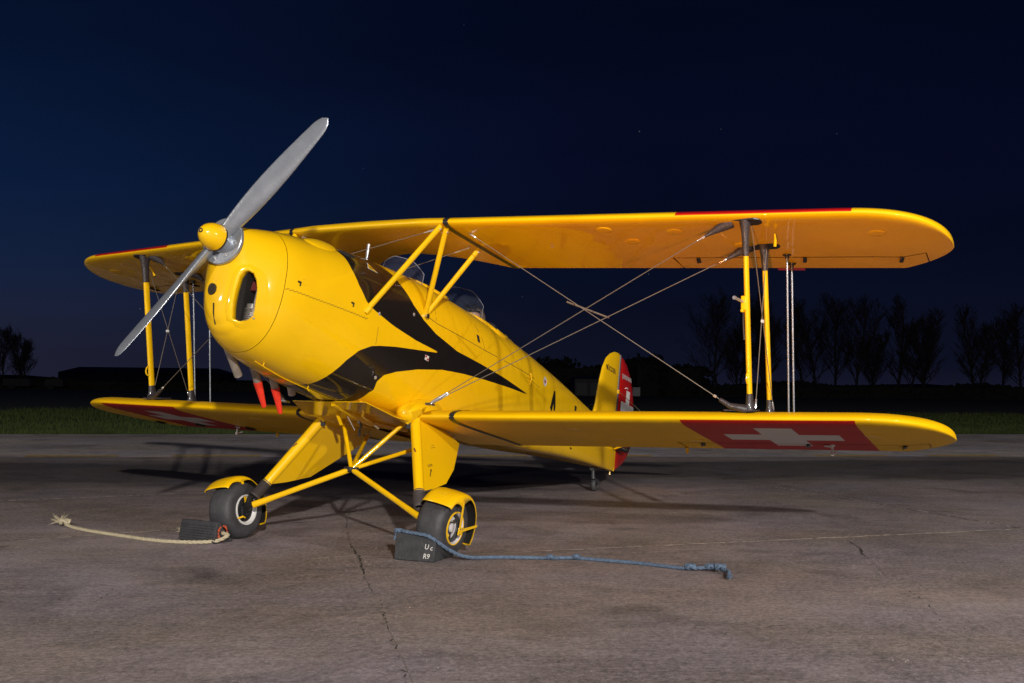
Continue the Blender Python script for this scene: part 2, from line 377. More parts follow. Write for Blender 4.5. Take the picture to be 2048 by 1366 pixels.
# rolled lip: outer foot on the skin, swelling forward, then turning into the intake
for q, (grow, fwd) in enumerate(((.050, -.004), (.038, .000), (.026, .004), (.014, .008), (.006, .008), (.001, .004), (.000, -.006), (.002, -.05))):
    rg = []
    for i, (y, h, s) in enumerate(pts):
        py, ph_, _ = pts[i - 1]; ny_, nh_, _ = pts[(i + 1) % len(pts)]
        d = Vector((ny_ - py, nh_ - ph_)).normalized(); nx = Vector((d.y, -d.x))
        if nx.dot(Vector((y - cy, h - ch))) < 0: nx = -nx
        yy, hh = y + nx.x * grow, h + nx.y * grow
        sb = front_s(max(yy, .01), hh) if q < 4 else s
        rg.append(mb.vert(Wp(sb - fwd, yy + fwd * .3, hh)))
    if rings: mb.bridge(rings[-1], rg)
    rings.append(rg)
lip = obj('intake_lip', mb, yellow, nose, ang=80)
mb = MB(); a = mb.ring([Wp(s + .03, y, h) for y, h, s in pts]); b = mb.ring([Wp(s + .2, y * 1.0 - .02, h) for y, h, s in pts]); mb.bridge(a, b); mb.face(b)
obj('intake_duct', mb, dark, nose)
mb = MB()   # finned cylinder and pipes behind the intake
c0 = Wp(.235, .125, -.395)
for k in range(9): mb.lathe(c0 + UP * (k * .0115 - .055), UP, [(0, .001), (0, .045), (.0035, .045), (.0035, .001)], 20)
mb.lathe(c0 + UP * -.06, UP, [(0, .001), (0, .034), (.13, .034), (.13, .001)], 20)
mb.tube([Wp(.20, .175, -.42), Wp(.195, .172, -.38), Wp(.2, .17, -.33), Wp(.2, .175, -.25), Wp(.21, .18, -.2)], .010, 8)
mb.tube([Wp(.20, .175, -.36), Wp(.205, .15, -.365), Wp(.21, .14, -.375)], .013, 8)
mb.lathe(Wp(.2, .172, -.395), AX, [(-.01, .001), (-.01, .015), (.015, .015), (.015, .001)], 12)
obj('engine_cylinder', mb, eng_m, nose)
mb = MB(); mb.box(Wp(.235, .15, -.215), AX * .02, Vector((0, .05, 0)), UP * .028); obj('engine_baffle', mb, eng_red, nose, bevel=.004)
# small round vent and slot on the front face
mb = MB(); sv = front_s(.03, -.275); mb.lathe(Wp(sv - .001, -.045, -.275), AX + Vector((0, -.25, -.12)), [(-.03, .034), (.004, .034), (.005, .001)], 24); obj('round_vent', mb, groove, nose)
mb = MB(); p = [Wp(front_s(.02, h) - .004, -.022 + d, h) for h, d in ((-.355, -.004), (-.41, -.004), (-.47, -.004), (-.47, .004), (-.41, .004), (-.355, .004))]
mb.prism(p, -AX * .01); obj('vent_slot', mb, groove, nose)
cowl = shell_obj('cowling', lin(.3135, 1.16, 70), 150, fus_metal, plane)
mb = MB()
hc, tp, bt, w, nu, nl = prm(.312); last = None
for s, g in ((.306, .006), (.318, .006)):
    rg = []
    for q in range(100):
        a = 2 * math.pi * q / 100; c, sn = math.cos(a), math.sin(a); e = nu if sn >= 0 else nl
        rg.append(mb.vert(Wp(s, (w - g) * math.copysign(abs(c) ** (2 / e), c), hc + ((tp - hc - g) if sn >= 0 else (hc - bt - g)) * math.copysign(abs(sn) ** (2 / e), sn))))
    if last: mb.bridge(last, rg)
    last = rg
obj('cowl_gap', mb, groove, cowl)
for sd in (1, -1):   # piano hinge: stepped dark line
    mb = MB(); P = []
    for k in range(48):
        s = .318 + k * (1.03 - .318) / 47; P.append(sidept(s, -.202 + (s - .318) * .028 + (.0032 if k % 2 else -.0032), sd))
        P.append(sidept(s + .0105, -.202 + (s - .318) * .028 + (.0032 if k % 2 else -.0032), sd))
    groove_ribbon(mb, P, .003); obj('hinge_line', mb, groove, cowl)
for (s, h) in ((.415, -.137), (.883, -.126)):   # cowl catches
    mb = MB(); p, nn = sidept(s, h); t = AX
    mb.lathe(p, nn, [(0, .007), (.005, .006), (.005, .001)], 10)
    mb.box(p + t * .012 + nn * .002, t * .011, UP * .005, nn * .003); mb.box(p - UP * .014 + nn * .002, t * .004, UP * .008, nn * .003)
    obj('catch', mb, groove, cowl)
mb = MB(); rg = []   # blister on top
for i in range(9):
    u = i / 8; rr = []
    for j in range(20):
        a = math.pi * 2 * j / 20; s = .70 + .15 * math.cos(a) * math.cos(u * math.pi / 2); y = .165 + .065 * math.sin(a) * math.cos(u * math.pi / 2)
        rr.append(mb.vert(SY(s, y, .028 * math.sin(u * math.pi / 2) - .004)))
    if rg: mb.bridge(rg, rr)
    rg = rr
mb.face(rg); obj('blister', mb, yellow, cowl, ang=80)
for k in range(4):   # louvres on the far top of the cowl
    mb = MB(); P = [SY(.42 + .055 * k + d, -.12 - y, .002) for d, y in ((0, 0), (.012, .0), (.03, .055), (.02, .06))]; mb.prism(P, UP * .008); obj('louvre', mb, groove, cowl)
mb = MB(); mb.prism([SY(.86, .19, .001), SY(.9, .24, .001), SY(.965, .245, .001), SY(.99, .225, .001), SY(.93, .18, .001)], UP * .004); obj('air_scoop', mb, dark, cowl)
# lower cowl edge strip and latches
mb = MB(); mb.tube([Wp(s, .05, prm(s)[2] - .001) for s in lin(.42, 1.28, 12)], .003, 6); obj('lower_edge', mb, yellow_tube, cowl)
for s in (.46, .905):
    mb = MB(); mb.tube([Wp(s, .085, prm(s)[2] + .006), Wp(s - .012, .09, prm(s)[2] - .012), Wp(s + .006, .09, prm(s)[2] - .022), Wp(s + .014, .085, prm(s)[2] - .018)], .004, 6); obj('latch', mb, yellow_tube, cowl)
def cock(s, y, h):
    return h > .06 and any(((s - c) / a) ** 2 + (y / b) ** 2 < 1 for c, a, b in COCK)
fus = shell_obj('fuselage', lin(1.16, 2.1, 94) + lin(2.1, 3.6, 75)[1:] + lin(3.6, 6.37, 60)[1:], 300, fus_fabric, plane, cock)
mb = MB(); mb.tube([Wp(6.37, 0, -.345), Wp(6.37, 0, .08)], .03, 8); obj('stern_post', mb, yellow_tube, fus)
for (c, a, b_) in COCK:
    mb = MB(); P = [];
    for q in range(49): t = 2 * math.pi * q / 48; P.append(SY(c + a * math.cos(t), b_ * math.sin(t), .004))
    mb.tube(P, .014, 8, cap=False); obj('cockpit_rim', mb, yellow_tube, fus)
    mb = MB(); r1 = [mb.vert(SY(c + a * math.cos(2 * math.pi * q / 40), b_ * math.sin(2 * math.pi * q / 40), -.004)) for q in range(40)]
    r2 = [mb.vert(Wp(c + a * math.cos(2 * math.pi * q / 40), b_ * 1.1 * math.sin(2 * math.pi * q / 40), -.40)) for q in range(40)]
    mb.bridge(r1, r2); mb.face(r2); obj('cockpit_tub', mb, dark, fus)
mb = MB()
for sd in (1, -1):
    groove_ribbon(mb, [sidept(s, h, sd) for s, h in ((1.669, .03), (1.85, .014), (2.18, .014), (2.64, .013), (3.11, .024), (3.4, .028), (3.6, .028))], .004)
    groove_ribbon(mb, [sidept(s, h, sd) for s, h in ((1.772, .17), (1.788, .148), (1.81, .09), (1.827, .028))], .004)
    groove_ribbon(mb, [sidept(s, h, sd) for s, h in ((2.42, .17), (2.459, .137), (2.535, .08), (2.58, .025))], .004)
    groove_ribbon(mb, [sidept(s, h, sd) for s, h in ((3.42, -.0), (3.6, -.01), (3.75, -.02))], .003)
    groove_ribbon(mb, [sidept(s, h, sd) for s, h in ((1.16, -.2), (1.168, -.3), (1.17, -.45), (1.172, -.55))], .003)
obj('panel_seam', mb, groove, fus)
def patch(name, pts, m, off=.0018, parent=fus, side=1, label=None):
    mb = MB(); mb.face(mb.ring([SP(s, h, side, off) for s, h in pts])); return obj(name, mb, m, parent, smooth=False, label=label)
patch('small_window', [(2.43, .098), (2.475, .094), (2.50, .045), (2.455, .047)], groove)
def disc(s, h, r, n=20): return [(s + r * math.cos(2 * math.pi * q / n), h + r * math.sin(2 * math.pi * q / n)) for q in range(n)]
patch('round_sticker', disc(3.855, .061, .042), white_paint, .002)
for ds, dh in ((.006, .022), (.022, .006)): patch('sticker_cross', [(3.855 - ds, .061 - dh), (3.855 + ds, .061 - dh), (3.855 + ds, .061 + dh), (3.855 - ds, .061 + dh)], red_paint if ds > .01 else red_paint, .003 + ds * .02)
patch('small_flag_sticker', [(1.745, -.235), (1.795, -.235), (1.795, -.27), (1.745, -.27)], white_paint, .002)
for a, b in ((1.747, -.237), (1.772, -.253)): patch('flag_square', [(a, b), (a + .02, b), (a + .02, b - .014), (a, b - .014)], red_paint, .003)
for s, h in ((1.54, -.008), (1.272, -.507), (1.152, -.115)):
    mb = MB(); p, nn = sidept(s, h); mb.lathe(p, nn, [(-.002, .013), (.002, .012), (.0045, .006), (.0045, .0005)], 16); obj('fastener', mb, chrome, fus)
mb = MB(); p0, nn = sidept(3.50, .05); p1, _ = sidept(3.50, -.05); mb.tube([p0 + nn * .002, (p0 + p1) / 2 + nn * .014, p1 + nn * .002], .007, 8); obj('handle', mb, yellow_tube, fus)
tri = patch('warning_triangle', [(1.092, .214), (1.050, .160), (1.150, .157)], white_paint, .002)
patch('triangle_face', [(1.090, .206), (1.060, .164), (1.136, .161)], yellow, .0035, tri)
for k in range(3): patch('triangle_letter', [(1.076 + k * .012, .168), (1.083 + k * .012, .168), (1.082 + k * .011, .184 - .004 * k), (1.077 + k * .011, .184 - .004 * k)], groove, .005, tri, label=None)
for txt, s0 in (('A', 3.97), ('I', 4.70)):
    mb = text_mesh(txt, .58, lambda x, y, s0=s0: SP(s0 + x * .8, -.37 + y, 1, .002)); obj('registration_letter', mb, black_gloss, fus, smooth=False)
# headrest fairing behind the rear cockpit
mb = MB(); last = None
for i in range(15):
    u = i / 14; s = 3.30 + 1.15 * u; hh = .075 * math.cos(u * math.pi / 2) ** .8 + .001; ww = .115 * (1 - u * .8)
    rg = [mb.vert(SY(s, ww * math.cos(a), hh * math.sin(a) ** .8 - .006)) for a in [math.pi * q / 16 for q in range(17)]]
    if last: mb.bridge(last, rg, 0, False)
    else: mb.face(rg)
    last = rg
obj('headrest_fairing', mb, fus_fabric if False else yellow_fabric, fus, ang=70)
mb = MB(); mb.lathe(Wp(3.285, 0, .36), -AX, [(-.03, .001), (-.035, .05), (-.02, .075), (.0, .08), (.015, .078)], 20); obj('headrest_pad', mb, leather, fus, ang=80)
# belly panel and gear fairings
mb = MB(); mb.prism([Wp(1.26, -.30, -.675), Wp(1.26, .28, -.675), Wp(1.5, .36, -.72), Wp(1.9, .34, -.70), Wp(2.1, .3, -.68), Wp(2.1, -.3, -.68), Wp(1.9, -.34, -.70), Wp(1.5, -.36, -.72)], UP * .004)
obj('belly_panel', mb, yellow, plane)
mb = MB(); mb.tube([Wp(1.3, 0, -.68), Wp(1.75, 0, -.715), Wp(2.2, .02, -.69)], [.018, .03, .012], 8); mb.tube([Wp(1.34, .19, -.66), Wp(1.42, .16, -.70), Wp(1.52, .09, -.72), Wp(1.72, .05, -.73)], .011, 8); mb.tube([Wp(1.5, -.1, -.71), Wp(1.56, -.1, -.77)], .012, 8); obj('belly_pipe', mb, yellow_tube, plane)
mb = MB(); mb.tube([Wp(1.52, -.03, -.72), Wp(1.60, -.01, -.80)], .004, 6); obj('drain_pipe', mb, chrome, plane); mb = MB(); mb.tube([Wp(1.78, .02, -.73), Wp(1.8, .05, -.75)], .010, 8); obj('drain_fitting', mb, chrome, plane)
mb = MB(); mb.tube([Wp(1.62, .0, -.74), Wp(1.70, -.03, -.75), Wp(1.78, -.1, -.765), Wp(1.82, -.12, -.80)], .009, 8); obj('breather_hose', mb, rubber, plane)
# fuel gauge, windscreens
mb = MB(); g0 = SY(1.44, .0, -.01); mb.lathe(g0, UP * .98 + AX * .03, [(0, .012), (.158, .012), (.16, .001)], 16); mb.lathe(g0, UP, [(.0, .02), (.016, .02), (.018, .012)], 16)
gg = obj('fuel_gauge', mb, chrome, plane); mb = MB(); mb.box(g0 + UP * .08 - AX * -.004 + Vector((0, .0115, 0)), AX * .003, Vector((0, .001, 0)), UP * .045); obj('gauge_slot', mb, groove, gg)
mb = MB(); mb.tube([SY(1.30, .02, .004), SY(1.38, .01, .010), g0 + UP * .01], .003, 6); obj('gauge_bracket', mb, chrome, gg)
def screen(dc, hs, wsc, nm='windscreen'):
    S_ = COCK[0][0] if dc == 0 else COCK[1][0]
    base = [(-.20, .0 - .13 + .0), (-.115, -.30), (.115, -.30), (.20, -.13)]
    top = [(-.205, -.10, .10), (-.115, -.15, hs), (.115, -.15, hs), (.205, -.10, .10)]
    # fine curve through the facets
    nb = 28; B = []; T = []
    for q in range(nb + 1):
        t = -1 + 2 * q / nb; y = .205 * wsc * math.sin(t * math.pi / 2 * .98)
        fr = abs(y) / (.205 * wsc); sback = S_ - .49 + .28 * fr ** 2.0; B.append(SY(sback, y, -.004))
        hh = hs if fr < .58 else hs * (1 - ((fr - .58) / .42) ** 1.7 * .45)
        T.append(Wp(S_ - .33 + .13 * fr ** 2, y * 1.0, 0) + UP * ((SY(S_ - .3, 0) - O0).dot(UP) + hh - .035 * fr))
    mb = MB(); a = mb.ring(B); c = mb.ring(T); a2 = mb.ring([p - AX * .004 for p in B]); c2 = mb.ring([p - AX * .004 for p in T])
    mb.bridge(a, c, 0, False); mb.bridge(c2, a2, 0, False); mb.bridge(c, c2, 0, False)
    w_ = obj(nm, mb, glass, plane, ang=80)
    mb = MB(); mb.tube(T, .0026, 6); mb.tube([B[-1], T[-1]], .0026, 6); mb.tube([B[0], T[0]], .0026, 6); obj('screen_edge', mb, rim_glass, w_)
    mb = MB(); mb.tube([p + AX * .006 for p in B], .007, 6); obj('screen_base', mb, yellow_tube, w_)
screen(0, .155, .9); screen(1, .20, 1.0)
# exhausts on the right underside
for k, (s0, s1) in enumerate(((.40, .57), (.61, .755), (.80, .93), (.99, 1.105))):
    y = -.17; p0 = Wp(s0, y + .01, -.53 + .0 * k); p1 = Wp(s1, y - .02, -.662)
    d = (p1 - p0).normalized(); mb = MB(); mb.lathe(p0, d, [(0, .024), ((p1 - p0).length, .0255), ((p1 - p0).length, .0235), ((p1 - p0).length - .09, .022), ((p1 - p0).length - .09, .001)], 24)
    ex = obj('exhaust_pipe', mb, exhaust_m, plane)
    if k in (1, 2):
        q0 = p1 - d * .01; mb = MB(); mb.lathe(q0, (d + Vector((0, 0, -.10))).normalized(), [(0, .0275), (.01, .028), (.10, .021), (.19, .015), (.20, .001)], 20); obj('exhaust_sleeve', mb, sleeve_m, ex, label='red sleeve hanging from the exhaust pipe')
# propeller
mb = MB(); prof = []
for i in range(17):
    t = i / 16; prof.append((.148 - .128 * t, .078 * math.sin(math.pi / 2 * min(1, t ** .62))))
mb.lathe(O0, AX, prof + [(.012, .078), (.012, .02)], 48); sp = obj('spinner', mb, yellow, plane, ang=60)
mb = MB(); mb.lathe(O0 + AX * .1455, AX, [(-.004, .013), (.004, .013), (.006, .010), (.004, .008), (-.002, .008), (-.002, .001)], 20); obj('spinner_bolt', mb, black_seal, sp)
mb = MB(); mb.lathe(O0, AX, [(.024, .0795), (.012, .0795)], 48); obj('spinner_rim', mb, groove, sp)
mb = MB(); mb.lathe(O0, AX, [(.018, .03), (.018, .072), (-.03, .074), (-.032, .135), (-.036, .139), (-.052, .139), (-.058, .13), (-.058, .04)], 64); hub = obj('propeller_hub', mb, alum, plane, ang=40)
for k in range(8):
    a = 2 * math.pi * k / 8 + .2; mb = MB(); c = Vector((0, math.sin(a) * .105, 0)) + UP * math.cos(a) * .105
    mb.lathe(O0 + c, AX, [(-.033, .009), (-.022, .009), (-.021, .006), (-.014, .0055), (-.014, .0005)], 6); obj('hub_bolt', mb, chrome, hub)
TH = .748
for q in (0, 1):
    a = TH + math.pi * q; rd = Vector((0, math.sin(a), 0)) + UP * math.cos(a); tg = AX.cross(rd) * (1 if q == 0 else 1)
    mb = MB(); last = None; N = 40
    for i in range(N + 1):
        t = i / N; r = .05 + .88 * t
        c = .075 + .062 * math.sin(math.pi * min(1, t * 1.05) ** .9) if t < .93 else None
        base_c = .075 + .045 * math.sin(math.pi * (t ** .85)); 
        c = base_c * (math.sqrt(max(0, 1 - ((t - .9) / .1) ** 2)) if t > .9 else 1) + .002
        th = (.050 * (1 - t) ** 1.3 + .010) * (1 if t < .9 else math.sqrt(max(.02, 1 - ((t - .9) / .1) ** 2)))
        pa = math.radians(62 - 46 * t ** .6)
        ch_ = tg * math.cos(pa) + AX * math.sin(pa); nn = rd.cross(ch_)
        rg = []
        for k in range(24):
            b_ = 2 * math.pi * k / 24; x = math.cos(b_) * c / 2; z = math.sin(b_) * th / 2 * (1 - .35 * math.cos(b_))
            rg.append(mb.vert(O0 + AX * -.006 + rd * r + ch_ * x + nn * z))
        if last: mb.bridge(last, rg)
        else: mb.face(rg)
        last = rg
    mb.face(last); bl = obj('propeller_blade', mb, alum, plane, ang=60)
# ------------------------------------------------------------------ wings
def foil(x):
    """upper and lower surface offset per unit chord"""
    t = 5 * .105 * (.2969 * math.sqrt(x) - .126 * x - .3516 * x * x + .2843 * x ** 3 - .1015 * x ** 4)
    c = .03 * (2 * .35 * x - x * x) / .35 ** 2 if x < .35 else .03 * ((1 - .7) + .7 * x - x * x) / .65 ** 2
    return c + t, c - t * .95
def wing_geo(upper):
    if upper: return dict(x0=-.282, z0=2.160, dx=-.206, dz=-.004, c=1.08, b0=10.7, b1=12.9)
    return dict(x0=-.40, z0=.868, dx=-.2035, dz=.0125, c=1.10, b0=12.6, b1=12.9)
def wpt(G, y, x, surf, sgn, off=0., thin=1.):
    """point: span y (positive), chord distance fraction x of the full chord, surf +1/-1, sgn side"""
    c = G['c']; bt = math.radians(G['b0'] + (G['b1'] - G['b0']) * max(0, (y - .63)) / 3.0)
    le = 0.; te = 1.
    if y > 3.05: e = min(1, (y - 3.05) / .62); le = .60 * (1 - max(0, 1 - e ** 2.6) ** .42)
    if y > 3.34: f = min(1, (y - 3.34) / .33); te = 1 - .40 * (.55 * f + .45 * (1 - max(0, 1 - f ** 2.2) ** .5))
    if upper_cut(G, y): te = upper_cut(G, y)
    xl = le + (te - le) * x; k = max(.02, min(1, (te - le)) ** .6) if y > 3.05 else (te - le) ** .3
    fu, fl = foil(x); th = (fu if surf > 0 else fl) * c * k * thin + off * surf
    ylin = max(y, .0); xx = G['x0'] + G['dx'] * (max(y, .45) - .63) - xl * c * math.cos(bt); zz = G['z0'] + G['dz'] * (y - .63) - xl * c * math.sin(bt)
    return Vector((xx - th * math.sin(bt), sgn * y, zz + th * math.cos(bt))), xl * c
def upper_cut(G, y):
    if G['z0'] < 1.5 or y > .62: return 0
    u = y / .62; return .60 + .40 * u ** 1.7
def wing_mesh(name, G, sgn, ys, xs, m, parent, pick=None, want=None, close=True):
    mb = MB(); att = []; rings = []
    for y in ys:
        rg = []
        for x in xs[::-1]: p, cd = wpt(G, y, x, 1, sgn); rg.append((mb.vert(p), x)); att.append((y, cd, 1.))
        for x in xs[1:]: p, cd = wpt(G, y, x, -1, sgn); rg.append((mb.vert(p), x)); att.append((y, cd, -1. if x > .0 else 1))
        rings.append(rg)
    for i in range(len(ys) - 1):
        a, b = rings[i], rings[i + 1]; ym = (ys[i] + ys[i + 1]) / 2
        for j in range(len(a) - 1):
            xm = (a[j][1] + a[j + 1][1]) / 2
            if pick and pick(ym, xm) != want: continue
            mb.face((a[j][0], a[j + 1][0], b[j + 1][0], b[j][0]))
    if close and not want == 'aileron':
        mb.face([q[0] for q in rings[0]]); mb.face([q[0] for q in rings[-1]][::-1])
    me = bpy.data.meshes.new(name); me.from_pydata(mb.v, [], mb.f); me.materials.append(m)
    at = me.attributes.new('wing', 'FLOAT_VECTOR', 'POINT'); at.data.foreach_set('vector', [k for t in att for k in t])
    import bmesh
    bm = bmesh.new(); bm.from_mesh(me); bmesh.ops.delete(bm, geom=[v for v in bm.verts if not v.link_faces], context='VERTS')
    bmesh.ops.recalc_face_normals(bm, faces=bm.faces); bm.to_mesh(me); bm.free()
    me.polygons.foreach_set('use_smooth', [True] * len(me.polygons)); me.set_sharp_from_angle(angle=math.radians(50))
    o = bpy.data.objects.new(name, me); col.objects.link(o); o.parent = parent
    return o
XS = [(1 - math.cos(math.pi * i / 26)) / 2 for i in range(27)]
XS = sorted([x for x in XS if not .75 < x < .79] + [.76, .772]); XS[0] = 0.; XS[-1] = 1.
for q in (.002, .0045): XS.append(q)
XS.sort()
AY0, AY1 = 1.86, 3.50
def pick(y, x):
    if AY0 < y < AY1:
        if .76 < x < .772: return 'gap'
        if x > .77: return 'gap' if y < AY0 + .012 or y > AY1 - .008 else 'aileron'
    return 'main'
YS = sorted(set(lin(.65, 3.0, 60) + [3.05 + .62 * math.sin(math.pi / 2 * i / 34) for i in range(35)] + [AY0, AY0 + .012, AY1 - .008, AY1, Y0, Y1]))
def bracket(parent, G, y, x, sgn):
    p, _ = wpt(G, y, x, -1, sgn, .004); f = Vector((-1, -.21 * sgn, -.2)).normalized(); mb = MB()
    mb.box(p + Vector((0, 0, -.004)), f * .042, Vector((0, .004, 0)), Vector((0, 0, .010))); mb.box(p + f * .02 + Vector((0, .010 * sgn, .0)), f * .05, Vector((0, .012, 0)), Vector((0, 0, .005)))
    obj('hinge_bracket', mb, black_seal, parent)
def oval(parent, G, y, x, sgn, r=.055):
    p, _ = wpt(G, y, x, -1, sgn, .001); p2, _ = wpt(G, y, x + .02, -1, sgn, .001); ax = (p2 - p).cross(Vector((0, 1, 0))).normalized()
    if ax.z > 0: ax = -ax
    mb = MB(); mb.lathe(p, ax, [(-.002, r * 1.04), (.0015, r), (.003, r * .93), (.0035, r * .5), (.004, .001)], 28); obj('inspection_cover', mb, yellow_fabric, parent, ang=80)
panels = {}
for up_ in (True, False):
    G = wing_geo(up_); m = upper_wing_m if up_ else lower_wing_m
    for sgn in (1, -1):
        w_ = wing_mesh('wing_panel', G, sgn, YS, XS, m, plane, pick, 'main'); panels[(up_, sgn)] = w_
        ai = wing_mesh('aileron', G, sgn, [y for y in YS if AY0 <= y <= AY1], XS, m, w_, pick, 'aileron')
        for y in (2.02, 2.72, 3.33): bracket(w_, G, y, .79, sgn)
        for (y, x) in (((2.05, .22), (1.62, .16), (1.72, .40), (3.25, .30), (2.4, .5)) if up_ else ((1.35, .25), (1.5, .62), (3.20, .40), (2.02, .66))): oval(w_, G, y, x, sgn)
        # black seal band at the panel root and its strip across the underside
        mb = MB(); xs2 = [x for x in XS]; o1 = []
        for dy in (.618, .655):
            rg = [mb.vert(wpt(G, dy, x, 1, sgn, .0035)[0]) for x in xs2[::-1]] + [mb.vert(wpt(G, dy, x, -1, sgn, .0035)[0]) for x in xs2[1:]]
            o1.append(rg)
        mb.bridge(o1[0], o1[1], 0, False); obj('root_seal', mb, black_seal, w_, ang=60)
        # aileron horn / trim tab at the trailing edge
        if up_:
            a_, _ = wpt(G, 2.50, .995, -1, sgn); b__, _ = wpt(G, 2.68, .995, -1, sgn); d = Vector((-.98, 0, -.24)) * .055; mb = MB(); mb.prism([a_, b__, b__ + d, a_ + d], Vector((0, 0, .004))); obj('trim_tab', mb, red_paint, ai, bevel=.001)
        else:
            p, _ = wpt(G, 2.88 if sgn > 0 else 2.2, .80, -1, sgn); mb = MB()
            mb.lathe(p + Vector((0, 0, .01)), Vector((.1, 0, -1)), [(0, .024), (.012, .02), (.02, .008), (.055, .008), (.058, .014), (.08, .014), (.082, .001)], 14)
            mb.tube([p + Vector((.0, .0, -.01)), p + Vector((.03, -.05 * sgn, -.002))], .007, 8); mb.tube([p + Vector((0, 0, -.06)), p + Vector((-.03, .03, -.045))], .006, 8); obj('tie_down_fitting', mb, white_paint, w_)
            p, _ = wpt(G, 1.86, .97, -1, sgn); mb = MB(); mb.tube([p, p + Vector((-.02, 0, -.03)), p + Vector((.0, 0, -.045))], [.012, .014, .004], 8); obj('trailing_fairlead', mb, yellow_tube, w_)
# upper centre section and lower stubs
G = wing_geo(True)
YC = lin(-.62, .62, 40)
mb = MB(); last = None; att = []
for y in YC:
    rg = [mb.vert(wpt(G, abs(y), x, 1, 1 if y >= 0 else -1)[0]) for x in XS[::-1]] + [mb.vert(wpt(G, abs(y), x, -1, 1 if y >= 0 else -1)[0]) for x in XS[1:]]
    if last: mb.bridge(last, rg, 0, False)
    last = rg
cs = obj('centre_section', mb, yellow_fabric, plane, ang=50)
Gl = wing_geo(False)
for sgn in (1, -1):
    mb = MB(); last = None
    for y in lin(.22, .625, 8):
        rg = [mb.vert(wpt(Gl, y, x, 1, sgn)[0]) for x in XS[::-1]] + [mb.vert(wpt(Gl, y, x, -1, sgn)[0]) for x in XS[1:]]
        if last: mb.bridge(last, rg, 0, False)
        last = rg
    obj('wing_root', mb, yellow_fabric, plane, ang=50)
    # rounded fairing where the leading edge meets the fuselage
    mb = MB(); last = None; c = Vector((-.50, sgn * .33, .885))
    for i in range(15):
        th_ = math.pi * (i + .5) / 15; rg = [mb.vert(c + Vector((math.cos(th_) * .26, sgn * math.sin(th_) * math.cos(a) * .10, math.sin(th_) * math.sin(a) * .095))) for a in [2 * math.pi * q / 28 for q in range(28)]]
        if last: mb.bridge(last, rg)
        else: mb.face(rg)
        last = rg
    mb.face(last); obj('root_fillet', mb, yellow, plane, ang=80)
